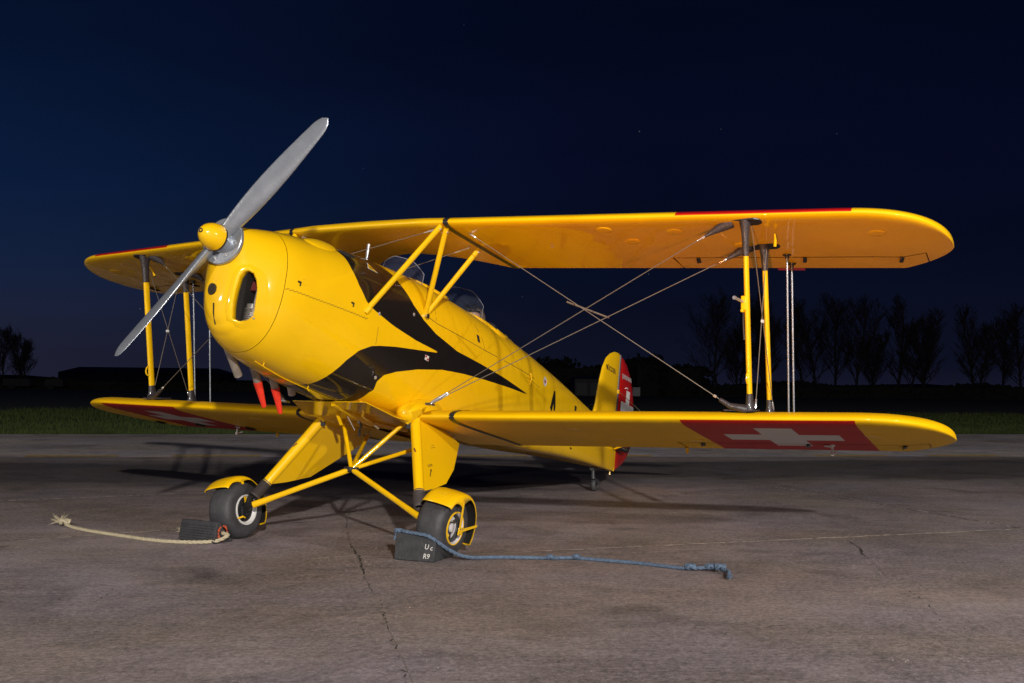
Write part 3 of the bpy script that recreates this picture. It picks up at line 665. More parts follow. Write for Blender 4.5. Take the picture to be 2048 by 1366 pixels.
# ------------------------------------------------------------------ struts and wires
CH = Vector((.98, 0, .2))
def ypt(t, y): return t
for sgn in (1, -1):
    def V(x, y, z): return Vector((x, sgn * y, z))
    for (a, b, boot) in ((V(-.756, 2.52, 2.112), V(-.882, 2.522, .945), .19), (V(-1.231, 2.526, 2.018), V(-1.363, 2.536, .905), .14)):
        d = (b - a).normalized(); mb = MB(); mb.tube([a, b], .0165, 20, squash=(CH, 1.75)); st = obj('interplane_strut', mb, yellow_tube, plane)
        mb = MB(); mb.tube([a - d * .012, a + d * .05, a + d * .10, a + d * (boot + .02)], [.036, .026, .0215, .0195], 20, squash=(CH, 1.6)); obj('strut_boot', mb, leather, st, ang=80)
        mb = MB(); mb.tube([a + d * (boot + .014), a + d * (boot + .021)], .0202, 16, squash=(CH, 1.62)); obj('boot_lace', mb, black_seal, st)
        mb = MB(); mb.tube([b - d * .10, b - d * .05, b + d * .01], [.0195, .022, .036], 20, squash=(CH, 1.6)); obj('strut_boot', mb, leather, st, ang=80)
        # black leather plate on the wing underside with the wire boot running inboard
        c = a + V(0, 0, 0) + Vector((0, 0, .004)); mb = MB(); o_ = []
        for (dy, rr) in ((.03, .062), (-.11, .062)):
            pass
        rim = [c + V(math.cos(t) * .055, (math.sin(t) * .055 + (.05 if math.sin(t) > 0 else -.12)), -math.cos(t) * -.012) for t in [2 * math.pi * q / 28 for q in range(28)]]
        mb.prism(rim, Vector((0, 0, -.008))); obj('strut_plate', mb, black_seal, st)
        mb = MB(); w0 = c + V(0, -.05, -.01); w1 = c + V(.03 if boot > .15 else .03, -.25, -.085)
        mb.tube([w0 + V(0, -.03, .01), w0 + V(.005, -.09, -.012), w0 + V(.012, -.15, -.045), w1], [.036, .034, .018, .009], 14); obj('wire_boot', mb, leather, st, ang=80)
        # flying wire
        root = V(-.20, .60, .960); mb = MB(); mb.tube([w1, root + (w1 - root).normalized() * .02], .0028, 6); fwm = obj('flying_wire', mb, wire_m, plane)
        e = (root - w1).normalized(); mb = MB(); mb.lathe(w1 - e * .01, e, [(0, .003), (.0, .009), (.03, .0085), (.034, .006), (.06, .006), (.064, .0036)], 10); obj('turnbuckle', mb, chrome if sgn > 0 else steel, fwm); mb = MB(); mb.lathe(root - e * .13, e, [(0, .003), (.01, .007), (.05, .007), (.06, .011), (.12, .011), (.14, .006)], 10); obj('turnbuckle', mb, chrome if sgn > 0 else steel, fwm)
    rt = V(-.20, .60, .960); mb = MB(); mb.box(rt + V(.0, -.01, -.012), V(.025, 0, .005), V(0, .025, 0), V(0, 0, .008)); obj('wire_anchor', mb, steel, plane, bevel=.004)
    # landing wire
    a = V(-.47, .66, 2.135); b = V(-.80, 2.36, 1.0); e = (b - a).normalized(); mb = MB(); mb.tube([a, b], .0028, 6); lw = obj('landing_wire', mb, wire_m, plane)
    mb = MB(); mb.lathe(a + e * .02, e, [(0, .003), (.01, .008), (.09, .008), (.1, .0036)], 10); obj('turnbuckle', mb, chrome, lw); mb = MB(); mb.lathe(b - e * .04, e, [(-.02, .0036), (-.015, .008), (.0, .008), (.004, .008)], 10); obj('turnbuckle', mb, chrome, lw)
    mb = MB(); mb.tube([b - e * .01, b + e * .06, V(-.86, 2.5, .945)], [.013, .018, .03], 12, squash=((1, 0, 0), 1.3)); mb.box(V(-.88, 2.47, .938), V(.06, 0, -.0), V(0, .10, .0), V(0, 0, .004)); obj('wire_boot', mb, leather, lw, ang=80)
    # spreader where the wires cross
    mb = MB(); f0 = a.lerp(b, .475); mb.tube([f0 + V(.02, -.09, .035), f0 + V(-.20, .12, -.06)], [.006, .006], 8); obj('wire_spreader', mb, wire_m, plane)
    # incidence wires
    q = [V(-.80, 2.55, 2.09), V(-1.36, 2.56, .93), V(-1.20, 2.55, 2.0), V(-.91, 2.55, .95)]
    for a_, b_ in ((q[0], q[1]), (q[2], q[3])):
        mb = MB(); mb.tube([a_, b_], .0028, 6); iw = obj('incidence_wire', mb, wire_m, plane); e = (a_ - b_).normalized(); mb = MB(); mb.lathe(b_, e, [(.0, .004), (.01, .006), (.06, .006), (.064, .003)], 8); obj('turnbuckle', mb, chrome, iw)
    mb = MB(); mb.lathe(Vector(((q[0] + q[1]) / 2)) + V(.01, 0, -.0), Vector((0, 1, 0)), [(-.008, .001), (-.008, .012), (.008, .012), (.008, .001)], 12); obj('wire_clip', mb, white_paint, plane)
    # aileron push rods
    for (a_, b_) in ((V(-1.445, 2.63, 1.985), V(-1.503, 2.63, .90)), (V(-1.64, 2.62, 1.945), V(-1.694, 2.625, .86))):
        mb = MB(); mb.tube([a_, b_], .0065, 12); ar = obj('aileron_rod', mb, alum, plane)
        mb = MB(); mb.lathe(a_, (0, 0, 1), [(-.03, .013), (-.012, .016), (-.010, .028), (.0, .03)], 16); obj('rod_end', mb, black_seal, ar)
    # aerodynamic venturi fairing on the wing underside beside the strut
    mb = MB(); mb.tube([V(-.95, 2.66, 2.055), V(-.985, 2.655, 2.02), V(-1.0, 2.65, 1.985)], [.005, .009, .010], 12); obj('hose_fairing', mb, yellow_tube, panels[(True, sgn)], ang=80)
    # cabane struts
    fr = Wp(1.025, sgn * .36, -.12); rr = Wp(1.685, sgn * .375, .035); tf = V(-.285, .60, 2.128); tr = V(-.770, .63, 2.032)
    for a_, b_ in ((fr, tf), (rr, V(-.325, .62, 2.118)), (rr + V(-.01, 0, 0), tr)):
        mb = MB(); mb.tube([a_, b_], .0155, 18, squash=(CH, 1.45)); cb = obj('cabane_strut', mb, yellow_tube, plane)
        e = (b_ - a_).normalized(); mb = MB(); mb.lathe(b_ - e * .03 + V(0, .0, 0), Vector((0, sgn, 0)), [(-.022, .001), (-.022, .007), (.024, .007), (.024, .001)], 10); obj('strut_bolt', mb, chrome, cb)
        if a_ is fr: mb = MB(); mb.lathe(a_ - e * .035, e, [(0, .02), (.02, .024), (.05, .023)], 16, ref=None); obj('strut_cuff', mb, yellow_tube, cb)
        if a_ is rr: mb = MB(); mb.lathe(a_ + V(0, .008, -.012), Vector((0, sgn, 0)), [(-.02, .001), (-.02, .018), (.016, .018), (.016, .001)], 12); obj('strut_cuff', mb, steel, cb)
    # cabane cross wires
    for a_, b_ in ((V(-.33, .565, 2.122), Wp(1.20, -sgn * .16, .28)), (V(-.745, .56, 2.04), Wp(1.72, -sgn * .2, .29))):
        mb = MB(); mb.tube([a_, b_], .0028, 6); cw = obj('cabane_wire', mb, wire_m, plane); e = (b_ - a_).normalized(); mb = MB(); mb.lathe(a_ + e * .02, e, [(-.03, .009), (0, .007), (.05, .0065), (.09, .0028)], 10); obj('turnbuckle', mb, chrome, cw)
# pitot and ring on the front interplane struts
mb = MB(); mb.tube([Vector((-.80, 2.50, 1.615)), Vector((-.62, 2.49, 1.63))], .010, 14); mb.tube([Vector((-.625, 2.49, 1.63)), Vector((-.618, 2.49, 1.63))], .012, 14); pt = obj('pitot_tube', mb, alum, plane)
mb = MB(); mb.box((-.81, 2.505, 1.60), (.035, 0, .01), (0, .016, 0), (.0, 0, .045)); mb.box((-.78, 2.50, 1.56), (.03, 0, 0), (0, .008, 0), (.0, 0, .01)); obj('pitot_bracket', mb, yellow_tube, pt, bevel=.006)
mb = MB(); mb.tube([Vector((-.80, 2.50, 1.575)), Vector((-.815, 2.495, 1.5)), Vector((-.822, 2.50, 1.38))], .006, 8); obj('pitot_line', mb, black_seal, pt)
for y, z, x in ((-2.52, 1.164, -.835), (2.52, 1.14, -.84)):
    mb = MB(); mb.tube([Vector((x + .035 * math.cos(a), y, z + .04 * math.sin(a))) for a in [2 * math.pi * k / 24 for k in range(25)]], .006, 8, cap=False); obj('strut_ring', mb, yellow_tube, plane)
# ------------------------------------------------------------------ undercarriage
apex = Vector((-.172, 0, .503))
for sgn in (1, -1):
    def V(x, y, z): return Vector((x, sgn * y, z))
    for a_, b_, r in ((apex, V(-.457, .284, .85), .0145), (apex, V(-.90, .36, .70), .0145)):
        mb = MB(); mb.tube([a_, b_], r, 14); bs = obj('brace_strut', mb, yellow_tube, plane)
        e = (b_ - a_).normalized(); mb = MB(); mb.tube([b_ - e * .03, b_ + e * .02], [.017, .01], 10); obj('strut_end', mb, steel, bs)
    ax0 = V(.028, .665, .243); mb = MB(); mb.tube([apex, apex.lerp(ax0, .72), ax0], [.015, .015, .019], 14, squash=((0, 0, 1), 1.25)); axs = obj('axle_strut', mb, yellow_tube, plane)
    # main leg tube and flat fairing
    lt_ = V(-.366, .378, .835); lb = V(-.045, .612, .39); mb = MB(); mb.tube([lt_, lb], [.036, .034], 24); lg = obj('landing_leg', mb, yellow, plane, ang=60)
    t2 = V(-.485, .368, .824); P = [lt_ + (lb - lt_) * .03, t2, V(-.766, .37, .752), V(-.933, .397, .652), V(-.456, .562, .408), V(-.218, .596, .391), lb]
    cr0 = V(-.449, .389, .788); cr1 = V(-.605, .512, .481)
    nrm = (lb - lt_).cross(P[3] - lt_).normalized(); nrm = nrm if nrm.y * sgn > 0 else -nrm
    mb = MB()
    out = [p + nrm * .024 for p in (P[0], P[1], P[4], P[5], P[6])]; tail_ = [p + nrm * .007 for p in (P[2], P[3])]
    # outer skin (two facets meeting at a crease), inner skin, rim
    A = mb.ring([P[0] + nrm * .024, P[1] + nrm * .024, P[2] + nrm * .006, P[3] + nrm * .006, P[4] + nrm * .010, P[5] + nrm * .02, P[6] + nrm * .024]); ck = mb.ring([cr0 + nrm * .034, cr1 + nrm * .034])
    B = mb.ring([P[0] - nrm * .024, P[1] - nrm * .024, P[2] - nrm * .006, P[3] - nrm * .006, P[4] - nrm * .010, P[5] - nrm * .02, P[6] - nrm * .024])
    mb.face((A[0], A[1], ck[0])); mb.face((A[1], A[2], A[3], ck[1], ck[0])); mb.face((ck[1], A[3], A[4])); mb.face((A[0], ck[0], ck[1], A[4], A[5], A[6]))
    mb.face(B[::-1]); mb.bridge(A, B)
    obj('leg_fairing', mb, yellow, lg, ang=12)
    e = (lb - lt_).normalized()
    mb = MB(); prof = [(0, .036)];
    for k in range(8): prof += [(.010 + k * .0145, .033), (.017 + k * .0145, .042)]
    prof += [(.132, .034)]; mb.lathe(lb - e * .01, e, prof, 24); obj('bellows', mb, brown_boot, lg, ang=70)
    mb = MB(); mb.lathe(lb + nrm * .030 - e * .02, nrm, [(-.004, .009), (.004, .008), (.006, .001)], 12); obj('leg_rivet', mb, yellow, lg)
    mb = MB(); c = lt_.lerp(lb, .42) + Vector((.035, 0, .01)); mb.tube([c, c + V(.015, .02, -.02), c + V(.0, .035, -.04), c + V(-.02, .03, -.03)], .005, 6); obj('grease_clip', mb, eng_red, lg)
    if sgn > 0:
        for (u, v, ln, an) in ((.30, .10, .022, 0), (.80, .14, .025, 1.2)):
            mb = MB(); q = lt_.lerp(lb, u); bk = (P[4] - P[6]).normalized(); o_ = q + bk * v + nrm * .027; d1 = (bk * math.cos(an) - e * math.sin(an)); sdv = nrm.cross(d1)
            mb.box(o_, d1 * ln, sdv * .0018, nrm * .001); mb.box(o_ + d1 * ln, d1 * .006, sdv * .005, nrm * .0012); obj('key_mark', mb, groove, lg, smooth=False)
        for (u, v) in ((.42, .19), (.455, .20), (.68, .14), (.70, .145)):
            mb = MB(); q = lt_.lerp(lb, u); bk = (P[4] - P[6]).normalized(); o_ = q + bk * v + nrm * .025
            for k in range(7): mb.box(o_ + bk * (.011 * k - .035), bk * .003, e * .0025, nrm * .001)
            obj('placard_lettering', mb, groove, lg, smooth=False)
    # bright cuff plate at the top of the leg
    mb = MB(); fd = Vector((.9, 0, .2)); c0 = lt_ + V(.0, .03, .05)
    mb.prism([lt_ + V(.075, .10, .085), lt_ + V(.08, -.06, .035), lt_ + V(.06, -.075, -.0), lt_ + V(.05, -.03, -.03), lt_ + V(.06, .06, .03)], Vector((-.06, 0, .012))); obj('leg_cuff', mb, yellow, lg, bevel=.003)
    mb = MB(); mb.box(lt_ + V(.045, -.02, -.035), V(.004, 0, 0), V(0, .022, 0), V(0, .004, .02)); obj('cuff_clip', mb, black_seal, lg)
    # wheel
    wc = V(.0, .795 if sgn > 0 else .825, .197)
    mb = MB(); prof = []
    for k in range(33):
        a = -math.pi * .93 + 2 * math.pi * .93 * k / 32 ; cx_ = math.sin(a); cz_ = math.cos(a)
        prof.append((sgn * .094 * math.copysign(abs(cx_) ** .60, cx_), .132 + .064 * math.copysign(abs(cz_) ** .72, cz_)))
    mb.lathe(wc, (0, 1, 0), prof, 72)
    wh = obj('wheel', mb, rubber, plane, ang=80)
    mb = MB()
    for k in (-.045, -.018, .018, .045): mb.lathe(wc + Vector((0, k, 0)), (0, 1, 0), [(-.0025, .1935 if abs(k) < .03 else .190), (-.001, .1968 if abs(k) < .03 else .1935), (.001, .1968 if abs(k) < .03 else .1935), (.0025, .1935 if abs(k) < .03 else .190)], 72)
    obj('tread_ridge', mb, rubber, wh)
    mb = MB(); mb.lathe(wc, (0, sgn, 0), [(.080, .106), (.097, .104), (.097, .097), (.09, .0955)], 48); obj('rim_edge', mb, yellow, wh)
    mb = MB(); mb.lathe(wc, (0, sgn, 0), [(.096, .0972), (.084, .088), (.058, .078), (.046, .050), (.055, .046), (.060, .030), (.074, .028), (.078, .018), (.078, .001)], 48); obj('rim', mb, mat('wheel_rim_white' + str(sgn), (.60, .58, .60), .35, .2, .3, .15, 40), wh)
    mb = MB()
    for k in range(3): a = 2 * math.pi * k / 3 + .5; mb.box(wc + Vector((.052 * math.cos(a), sgn * .052, .052 * math.sin(a))), Vector((math.cos(a), 0, math.sin(a))) * .02, Vector((0, .008, 0)), Vector((-math.sin(a), 0, math.cos(a))) * .013)
    mb.lathe(wc, (0, sgn, 0), [(.05, .04), (.064, .038), (.066, .02)], 20); obj('hub_casting', mb, mat('hub_dark' + str(sgn), (.09, .075, .055), .5, .6), wh, bevel=.003)
    mb = MB(); mb.lathe(wc + Vector((.035, sgn * .06, -.045)), (0, sgn, 0), [(0, .007), (.012, .006), (.013, .001)], 10); obj('valve', mb, yellow, wh)
    # brake side of the wheel
    mb = MB(); mb.lathe(wc, (0, -sgn, 0), [(.084, .106), (.098, .103), (.098, .095), (.084, .090), (.078, .082), (.06, .08)], 48); obj('inner_rim', mb, white_paint, wh)
    mb = MB(); mb.lathe(wc, (0, -sgn, 0), [(.055, .079), (.080, .078), (.084, .07), (.084, .04), (.10, .034), (.115, .026), (.115, .001)], 32)
    for k in range(6): a = 2 * math.pi * k / 6; mb.lathe(wc + Vector((.055 * math.cos(a), 0, .055 * math.sin(a))), (0, -sgn, 0), [(.078, .009), (.09, .009), (.09, .001)], 8)
    mb.box(wc + Vector((.05, -sgn * .10, -.02)), (.022, 0, .0), (0, .018, 0), (0, 0, .035)); obj('brake_drum', mb, mat('brake_black' + str(sgn), (.02, .02, .022), .4, .4), wh, bevel=.002)
    mb = MB(); mb.tube([wc + Vector((.05, -sgn * .12, -.05)), wc + Vector((.075, -sgn * .125, -.04)), wc + Vector((.10, -sgn * .1, -.05))], .006, 8); obj('brake_fitting', mb, yellow, wh)
    mb = MB(); mb.tube([V(.024, .655, .235), wc + Vector((0, -sgn * .09, 0))], [.018, .022], 14); mb.tube([lb + e * .12, wc + Vector((-.0, -sgn * .09, .0))], [.022, .024], 14); obj('axle_block', mb, mat('axle_black' + str(sgn), (.025, .023, .022), .45, .3), wh)
    # mudguard
    mb = MB(); last = None; NA = 40
    for k in range(NA + 1):
        a = math.radians(44 - (44 + 122) * k / NA); d = Vector((math.sin(a), 0, math.cos(a))); dl = math.degrees(a)
        lobe = .010 + .062 * max(0, 1 - abs(dl - 3) / 27) ** 1.15; lobe *= max(.25, 1 - max(0, -dl - 60) / 60)
        rg = []
        for (yy, rr_) in ((-.106, -.004 - lobe * .5), (-.104, -.003), (-.095, .006), (-.06, .013), (0, .016), (.06, .013), (.095, .006), (.104, -.003), (.107, -.004 - lobe)):
            rg.append(mb.vert(wc + Vector((0, sgn * yy, 0)) + d * (.222 + rr_)))
        if last: mb.bridge(last, rg, 0, False)
        last = rg
    fd_ = obj('mudguard', mb, yellow, wh, ang=60); so = fd_.modifiers.new('thick', 'SOLIDIFY'); so.thickness = .0025; so.offset = -1
    # black inner lining
    mb = MB(); last = None
    for k in range(NA + 1):
        a = math.radians(41 - (41 + 120) * k / NA); d = Vector((math.sin(a), 0, math.cos(a)))
        rg = [mb.vert(wc + Vector((0, sgn * yy, 0)) + d * rr_) for yy, rr_ in ((-.100, .212), (-.090, .220), (0, .229), (.090, .220), (.100, .212))]
        if last: mb.bridge(last, rg, 0, False)
        last = rg
    obj('mudguard_lining', mb, dark, fd_)
    hb = wc + V(-.012, .108, 0); ol = wc + Vector((0, sgn * .109, 0))
    for a in (4, -88):
        ar = math.radians(a); d = Vector((math.sin(ar), 0, math.cos(ar))); mb = MB(); mb.prism([ol + d * .02 + d.cross(Vector((0, 1, 0))) * w__ for w__ in (-.010, .010)] + [ol + d * (.19 if a > 0 else .222) + d.cross(Vector((0, 1, 0))) * w__ for w__ in (.008, -.008)], Vector((0, sgn * .005, 0))); obj('mudguard_stay', mb, yellow, fd_, bevel=.001)
    mb = MB(); mb.prism([ol + Vector((x_, 0, z_)) for x_, z_ in ((-.03, .022), (.018, .028), (.024, -.02), (-.008, -.034), (-.028, -.02))], Vector((0, sgn * .008, 0))); stp = obj('stay_plate', mb, yellow, fd_, bevel=.003)
    for x_, z_ in ((-.018, .012), (.010, .016), (.008, -.018)):
        mb = MB(); mb.lathe(ol + Vector((x_, sgn * .008, z_)), (0, sgn, 0), [(0, .005), (.004, .004), (.0045, .001)], 8); obj('stay_bolt', mb, steel, fd_)
    il = wc - Vector((0, sgn * .109, 0)); mb = MB(); mb.prism([il + Vector((x_, 0, z_)) for x_, z_ in ((.006, .03), (-.014, .03), (-.004, .19), (.018, .19))], Vector((0, -sgn * .005, 0))); obj('mudguard_stay', mb, yellow, fd_, bevel=.001)
    for a in (-10, -22):
        ar = math.radians(a); mb = MB(); mb.lathe(wc + Vector((.227 * math.sin(ar), sgn * .07, .227 * math.cos(ar))), (math.sin(ar), 0, math.cos(ar)), [(-.002, .005), (.003, .0045), (.0035, .001)], 8); obj('mudguard_rivet', mb, steel, fd_)
    # wheels are cambered: tops lean outboard
    pv = Vector((0, sgn * .79, .03)); cm = Matrix.Translation(pv) @ Matrix.Rotation(-sgn * math.radians(5.5), 4, 'X') @ Matrix.Translation(-pv)
    wh.matrix_local = cm; fd_.matrix_local = cm
mb = MB(); mb.lathe(apex, (1, 0, 0), [(-.03, .001), (-.03, .016), (.03, .016), (.03, .001)], 14); mb.box(apex + Vector((0, 0, -.004)), (.02, 0, 0), (0, .05, 0), (0, 0, .018)); obj('brace_joint', mb, black_seal, plane, bevel=.005)
# ------------------------------------------------------------------ tail
def slab_profile(name, pts, thick, m, parent, edge=.3, ang=50):
    """closed outline in the x-z plane, lens-like thickness"""
    cx_ = sum(p[0] for p in pts) / len(pts); cz_ = sum(p[1] for p in pts) / len(pts); mb = MB(); L = []
    for k, f in ((0, 1.), (1, .93), (2, .8), (3, .5), (4, .02)):
        t = thick / 2 * (0 if k == 0 else (.45, .8, 1, 1)[k - 1]); L.append((f, t))
    prev = None; mid = mb.ring([(x, 0, z) for x, z in pts])
    for sd in (1, -1):
        prev = mid
        for f, t in L[1:]:
            rg = mb.ring([(cx_ + (x - cx_) * f, sd * t, cz_ + (z - cz_) * f) for x, z in pts]); mb.bridge(prev, rg); prev = rg
        mb.face(prev)
    return obj(name, mb, m, parent, ang=ang)
def smooth_closed(pts, n=6):
    out = []; k = len(pts)
    for i in range(k):
        a, b, c, d = pts[i - 1], pts[i], pts[(i + 1) % k], pts[(i + 2) % k]
        for q in range(n):
            t = q / n; out.append(tuple(.5 * (2 * b[j] + (c[j] - a[j]) * t + (2 * a[j] - 5 * b[j] + 4 * c[j] - d[j]) * t * t + (3 * b[j] - a[j] - 3 * c[j] + d[j]) * t ** 3) for j in (0, 1)))
    return out
def hinge_x(z): return -4.966 - (z - .172) * .2065
finp = [(-4.35, .70), (-4.435, .80), (-4.50, .90), (-4.545, 1.02), (-4.60, 1.14), (-4.69, 1.29), (-4.79, 1.385), (-4.90, 1.43), (-5.02, 1.452), (-5.12, 1.45), (hinge_x(1.43) + .012, 1.43), (hinge_x(1.1) + .012, 1.10), (hinge_x(.7) + .012, .70)]
fin = slab_profile('fin', finp, .055, yellow_fabric, plane)
rudp = [(hinge_x(1.40) - .02, 1.41), (-5.33, 1.375), (-5.43, 1.31), (-5.52, 1.21), (-5.585, 1.08), (-5.62, .95), (-5.635, .80), (-5.63, .64), (-5.60, .50), (-5.54, .39), (-5.44, .30), (-5.30, .235), (-5.12, .19), (hinge_x(.172) - .02, .172), (hinge_x(.5) - .02, .5), (hinge_x(.9) - .02, .9)]
rud = slab_profile('rudder', rudp, .045, red_paint, plane)
mb = MB(); mb.tube([(hinge_x(1.42) - .002, 0, 1.42), (hinge_x(.8) - .002, 0, .8), (hinge_x(.2), 0, .2)], .016, 8); obj('rudder_hinge_strip', mb, mat('hinge_grey', (.05, .05, .055), .45, .3), rud)
for z in (1.02, .55):
    mb = MB(); mb.lathe((hinge_x(z), 0, z), (-.2, 0, .98), [(-.02, .001), (-.02, .024), (.02, .024), (.02, .001)], 12); obj('rudder_hinge', mb, yellow_tube, rud)
fu = Vector((-.98, 0, .20)) ; 
def on_fin(off, base, sx_=1.):
    return lambda x, y: (base[0] - x * .978 + y * .205, off, base[1] - x * .19 + y * .98)
obj('fin_lettering', text_mesh('BÜCKER', .080, on_fin(.030, (-4.745, 1.262)), sx=.92), groove, fin, smooth=False)
obj('rudder_lettering', text_mesh('JUNGMANN', .074, on_fin(.0255, (hinge_x(1.19) - .045, 1.175)), sx=.72), white_paint, rud, smooth=False)
mb = MB(); c = Vector((-5.37, .0245, .83)); ux = Vector((-.98, 0, -.20)); uz = Vector((-.205, 0, .98))
for a_, b_ in ((.055, .20), (.20, .055)):
    mb.v += [tuple(c + ux * i_ * a_ + uz * j_ * b_ + Vector((0, .0006 * (a_ > .1), 0))) for i_, j_ in ((-1, -1), (1, -1), (1, 1), (-1, 1))]; k = len(mb.v); mb.face((k - 4, k - 3, k - 2, k - 1))
obj('rudder_cross', mb, white_paint, rud, smooth=False)
mb = MB(); mb.lathe((-5.36, .022, 1.06), (0, 1, 0), [(0, .012), (.015, .01), (.02, .001)], 12); obj('tail_light', mb, chrome, rud)
for sgn in (1, -1):
    # tailplane and elevator
    pts = [(.04, -4.30), (.35, -4.33), (.75, -4.42), (1.05, -4.54), (1.22, -4.70), (1.26, -4.86), (.6, -4.90), (.04, -4.92)]
    mb = MB(); sl = .205
    def tp(y, x, dz): return (x, sgn * y, .70 + (x + 4.6) * sl + dz)
    cy_ = .6; cx_ = -4.65
    mid = mb.ring([tp(y, x, 0) for y, x in pts])
    for sd in (1, -1):
        pr = mid
        for f, t in ((.95, .012), (.8, .022), (.4, .026)):
            rg = mb.ring([tp(cy_ + (y - cy_) * f, cx_ + (x - cx_) * f, sd * t) for y, x in pts]); mb.bridge(pr, rg); pr = rg
        mb.face(pr)
    obj('tailplane', mb, yellow_fabric, plane)
    pts2 = [(.09, -4.945), (.6, -4.925), (1.25, -4.885), (1.22, -5.02), (1.05, -5.16), (.8, -5.22), (.4, -5.20), (.14, -5.10)]
    mb = MB(); mid = mb.ring([tp(y, x, 0) for y, x in pts2])
    for sd in (1, -1):
        rg = mb.ring([tp(.65 + (y - .65) * .8, -5.05 + (x + 5.05) * .8, sd * .014) for y, x in pts2]); mb.bridge(mid, rg); mb.face(rg)
    obj('elevator', mb, yellow_fabric, plane)
    mb = MB(); mb.tube([(hinge_x(1.05) + .02, sgn * .02, 1.03), tp(.55, -4.85, .02)], .003, 6); obj('tail_wire', mb, wire_m, plane)
    mb = MB(); mb.tube([(-4.90, sgn * .06, .42), tp(.75, -4.75, -.02)], .012, 10); obj('tail_strut', mb, yellow_tube, plane)
mb = MB(); mb.tube([Wp(6.2, .07, -.10), Wp(6.45, .12, -.12)], .012, 8); mb.box(Wp(6.42, .10, -.1), AX * .03, (0, .05, 0), UP * .02); obj('rudder_horn', mb, black_seal, plane)
mb = MB(); tw = Vector((-4.515, 0, .066)); prof = [(.027 * math.sin(a), .046 + .020 * math.cos(a)) for a in [math.pi * (-.8 + 1.6 * k / 12) for k in range(13)]]; mb.lathe(tw, (.1, 1, 0), prof, 32)
twh = obj('tail_wheel', mb, rubber, plane, ang=80)
mb = MB(); mb.lathe(tw, (.1, 1, 0), [(-.016, .001), (-.016, .03), (.016, .03), (.016, .001)], 24); obj('rim', mb, steel, twh)
mb = MB()
for sd in (1, -1): mb.tube([tw + Vector((0, sd * .028, 0)), tw + Vector((.035, sd * .028, .05)), tw + Vector((.05, sd * .01, .085))], .009, 8, squash=((1, 0, 0), 1.6))
mb.tube([tw + Vector((.05, 0, .07)), tw + Vector((.055, 0, .11)), tw + Vector((.05, 0, .20))], [.030, .022, .019], 12); mb.tube([tw + Vector((.09, 0, .175)), tw + Vector((-.05, 0, .155))], [.025, .016], 10); mb.tube([tw + Vector((-.3, 0, .13)), tw + Vector((.05, 0, .16))], .008, 8)
obj('tail_fork', mb, mat('fork_black', (.02, .02, .022), .45, .2), twh, ang=60)
mb = MB(); mb.lathe(Wp(6.33, 0, -.36), -UP, [(0, .007), (.02, .007), (.024, .012), (.03, .012), (.031, .001)], 10); obj('tail_tie_ring', mb, yellow_tube, plane)
# ------------------------------------------------------------------ pilot in the rear cockpit
pl = thing('person', 'pilot in a brown leather flying helmet sitting low behind the rear windscreen', 'person', (0, 0, 0))
def skin_body(name, joints, edges, m, parent, sub=2):
    me = bpy.data.meshes.new(name); me.from_pydata([j[0] for j in joints], edges, []); o = bpy.data.objects.new(name, me); col.objects.link(o)
    sk = o.modifiers.new('skin', 'SKIN'); sk.use_smooth_shade = True
    for i, j in enumerate(joints): me.skin_vertices[0].data[i].radius = j[1]
    me.skin_vertices[0].data[0].use_root = True
    sb = o.modifiers.new('sub', 'SUBSURF'); sb.levels = sub; sb.render_levels = sub
    me.materials.append(m); o.parent = parent; return o
skin_m = mat('skin', (.46, .26, .18), .5, 0, 0, .1, 60, .08, 12); jac = mat('flying_jacket', (.05, .035, .028), .6, 0, 0, .4, 40, .2, 10)
PS = 3.02
def J(s, y, h, a, b=None): return (tuple(Wp(s, y, h)), (a, b or a))
body = [J(PS + .05, 0, -.30, .13, .11), J(PS + .08, 0, -.12, .14, .11), J(PS + .08, 0, .06, .15, .11), J(PS + .06, 0, .17, .10, .08), J(PS + .04, 0, .235, .052), J(PS + .01, 0, .32, .085, .095), J(PS, 0, .40, .082, .09), J(PS + .005, 0, .45, .055, .06),
        J(PS + .07, .15, .135, .06), J(PS - .02, .19, -.04, .048), J(PS - .22, .10, -.12, .038), J(PS - .30, .05, -.11, .03), J(PS + .07, -.15, .135, .06), J(PS - .02, -.19, -.04, .048), J(PS - .22, -.10, -.12, .038), J(PS - .30, -.05, -.11, .03),
        J(PS - .20, .10, -.32, .085), J(PS - .42, .13, -.36, .055), J(PS - .20, -.10, -.32, .085), J(PS - .42, -.13, -.36, .055)]
E_ = [(0, 1), (1, 2), (2, 3), (3, 4), (4, 5), (5, 6), (6, 7), (3, 8), (8, 9), (9, 10), (10, 11), (3, 12), (12, 13), (13, 14), (14, 15), (0, 16), (16, 17), (0, 18), (18, 19)]
bd = skin_body('body', body, E_, skin_m, pl)
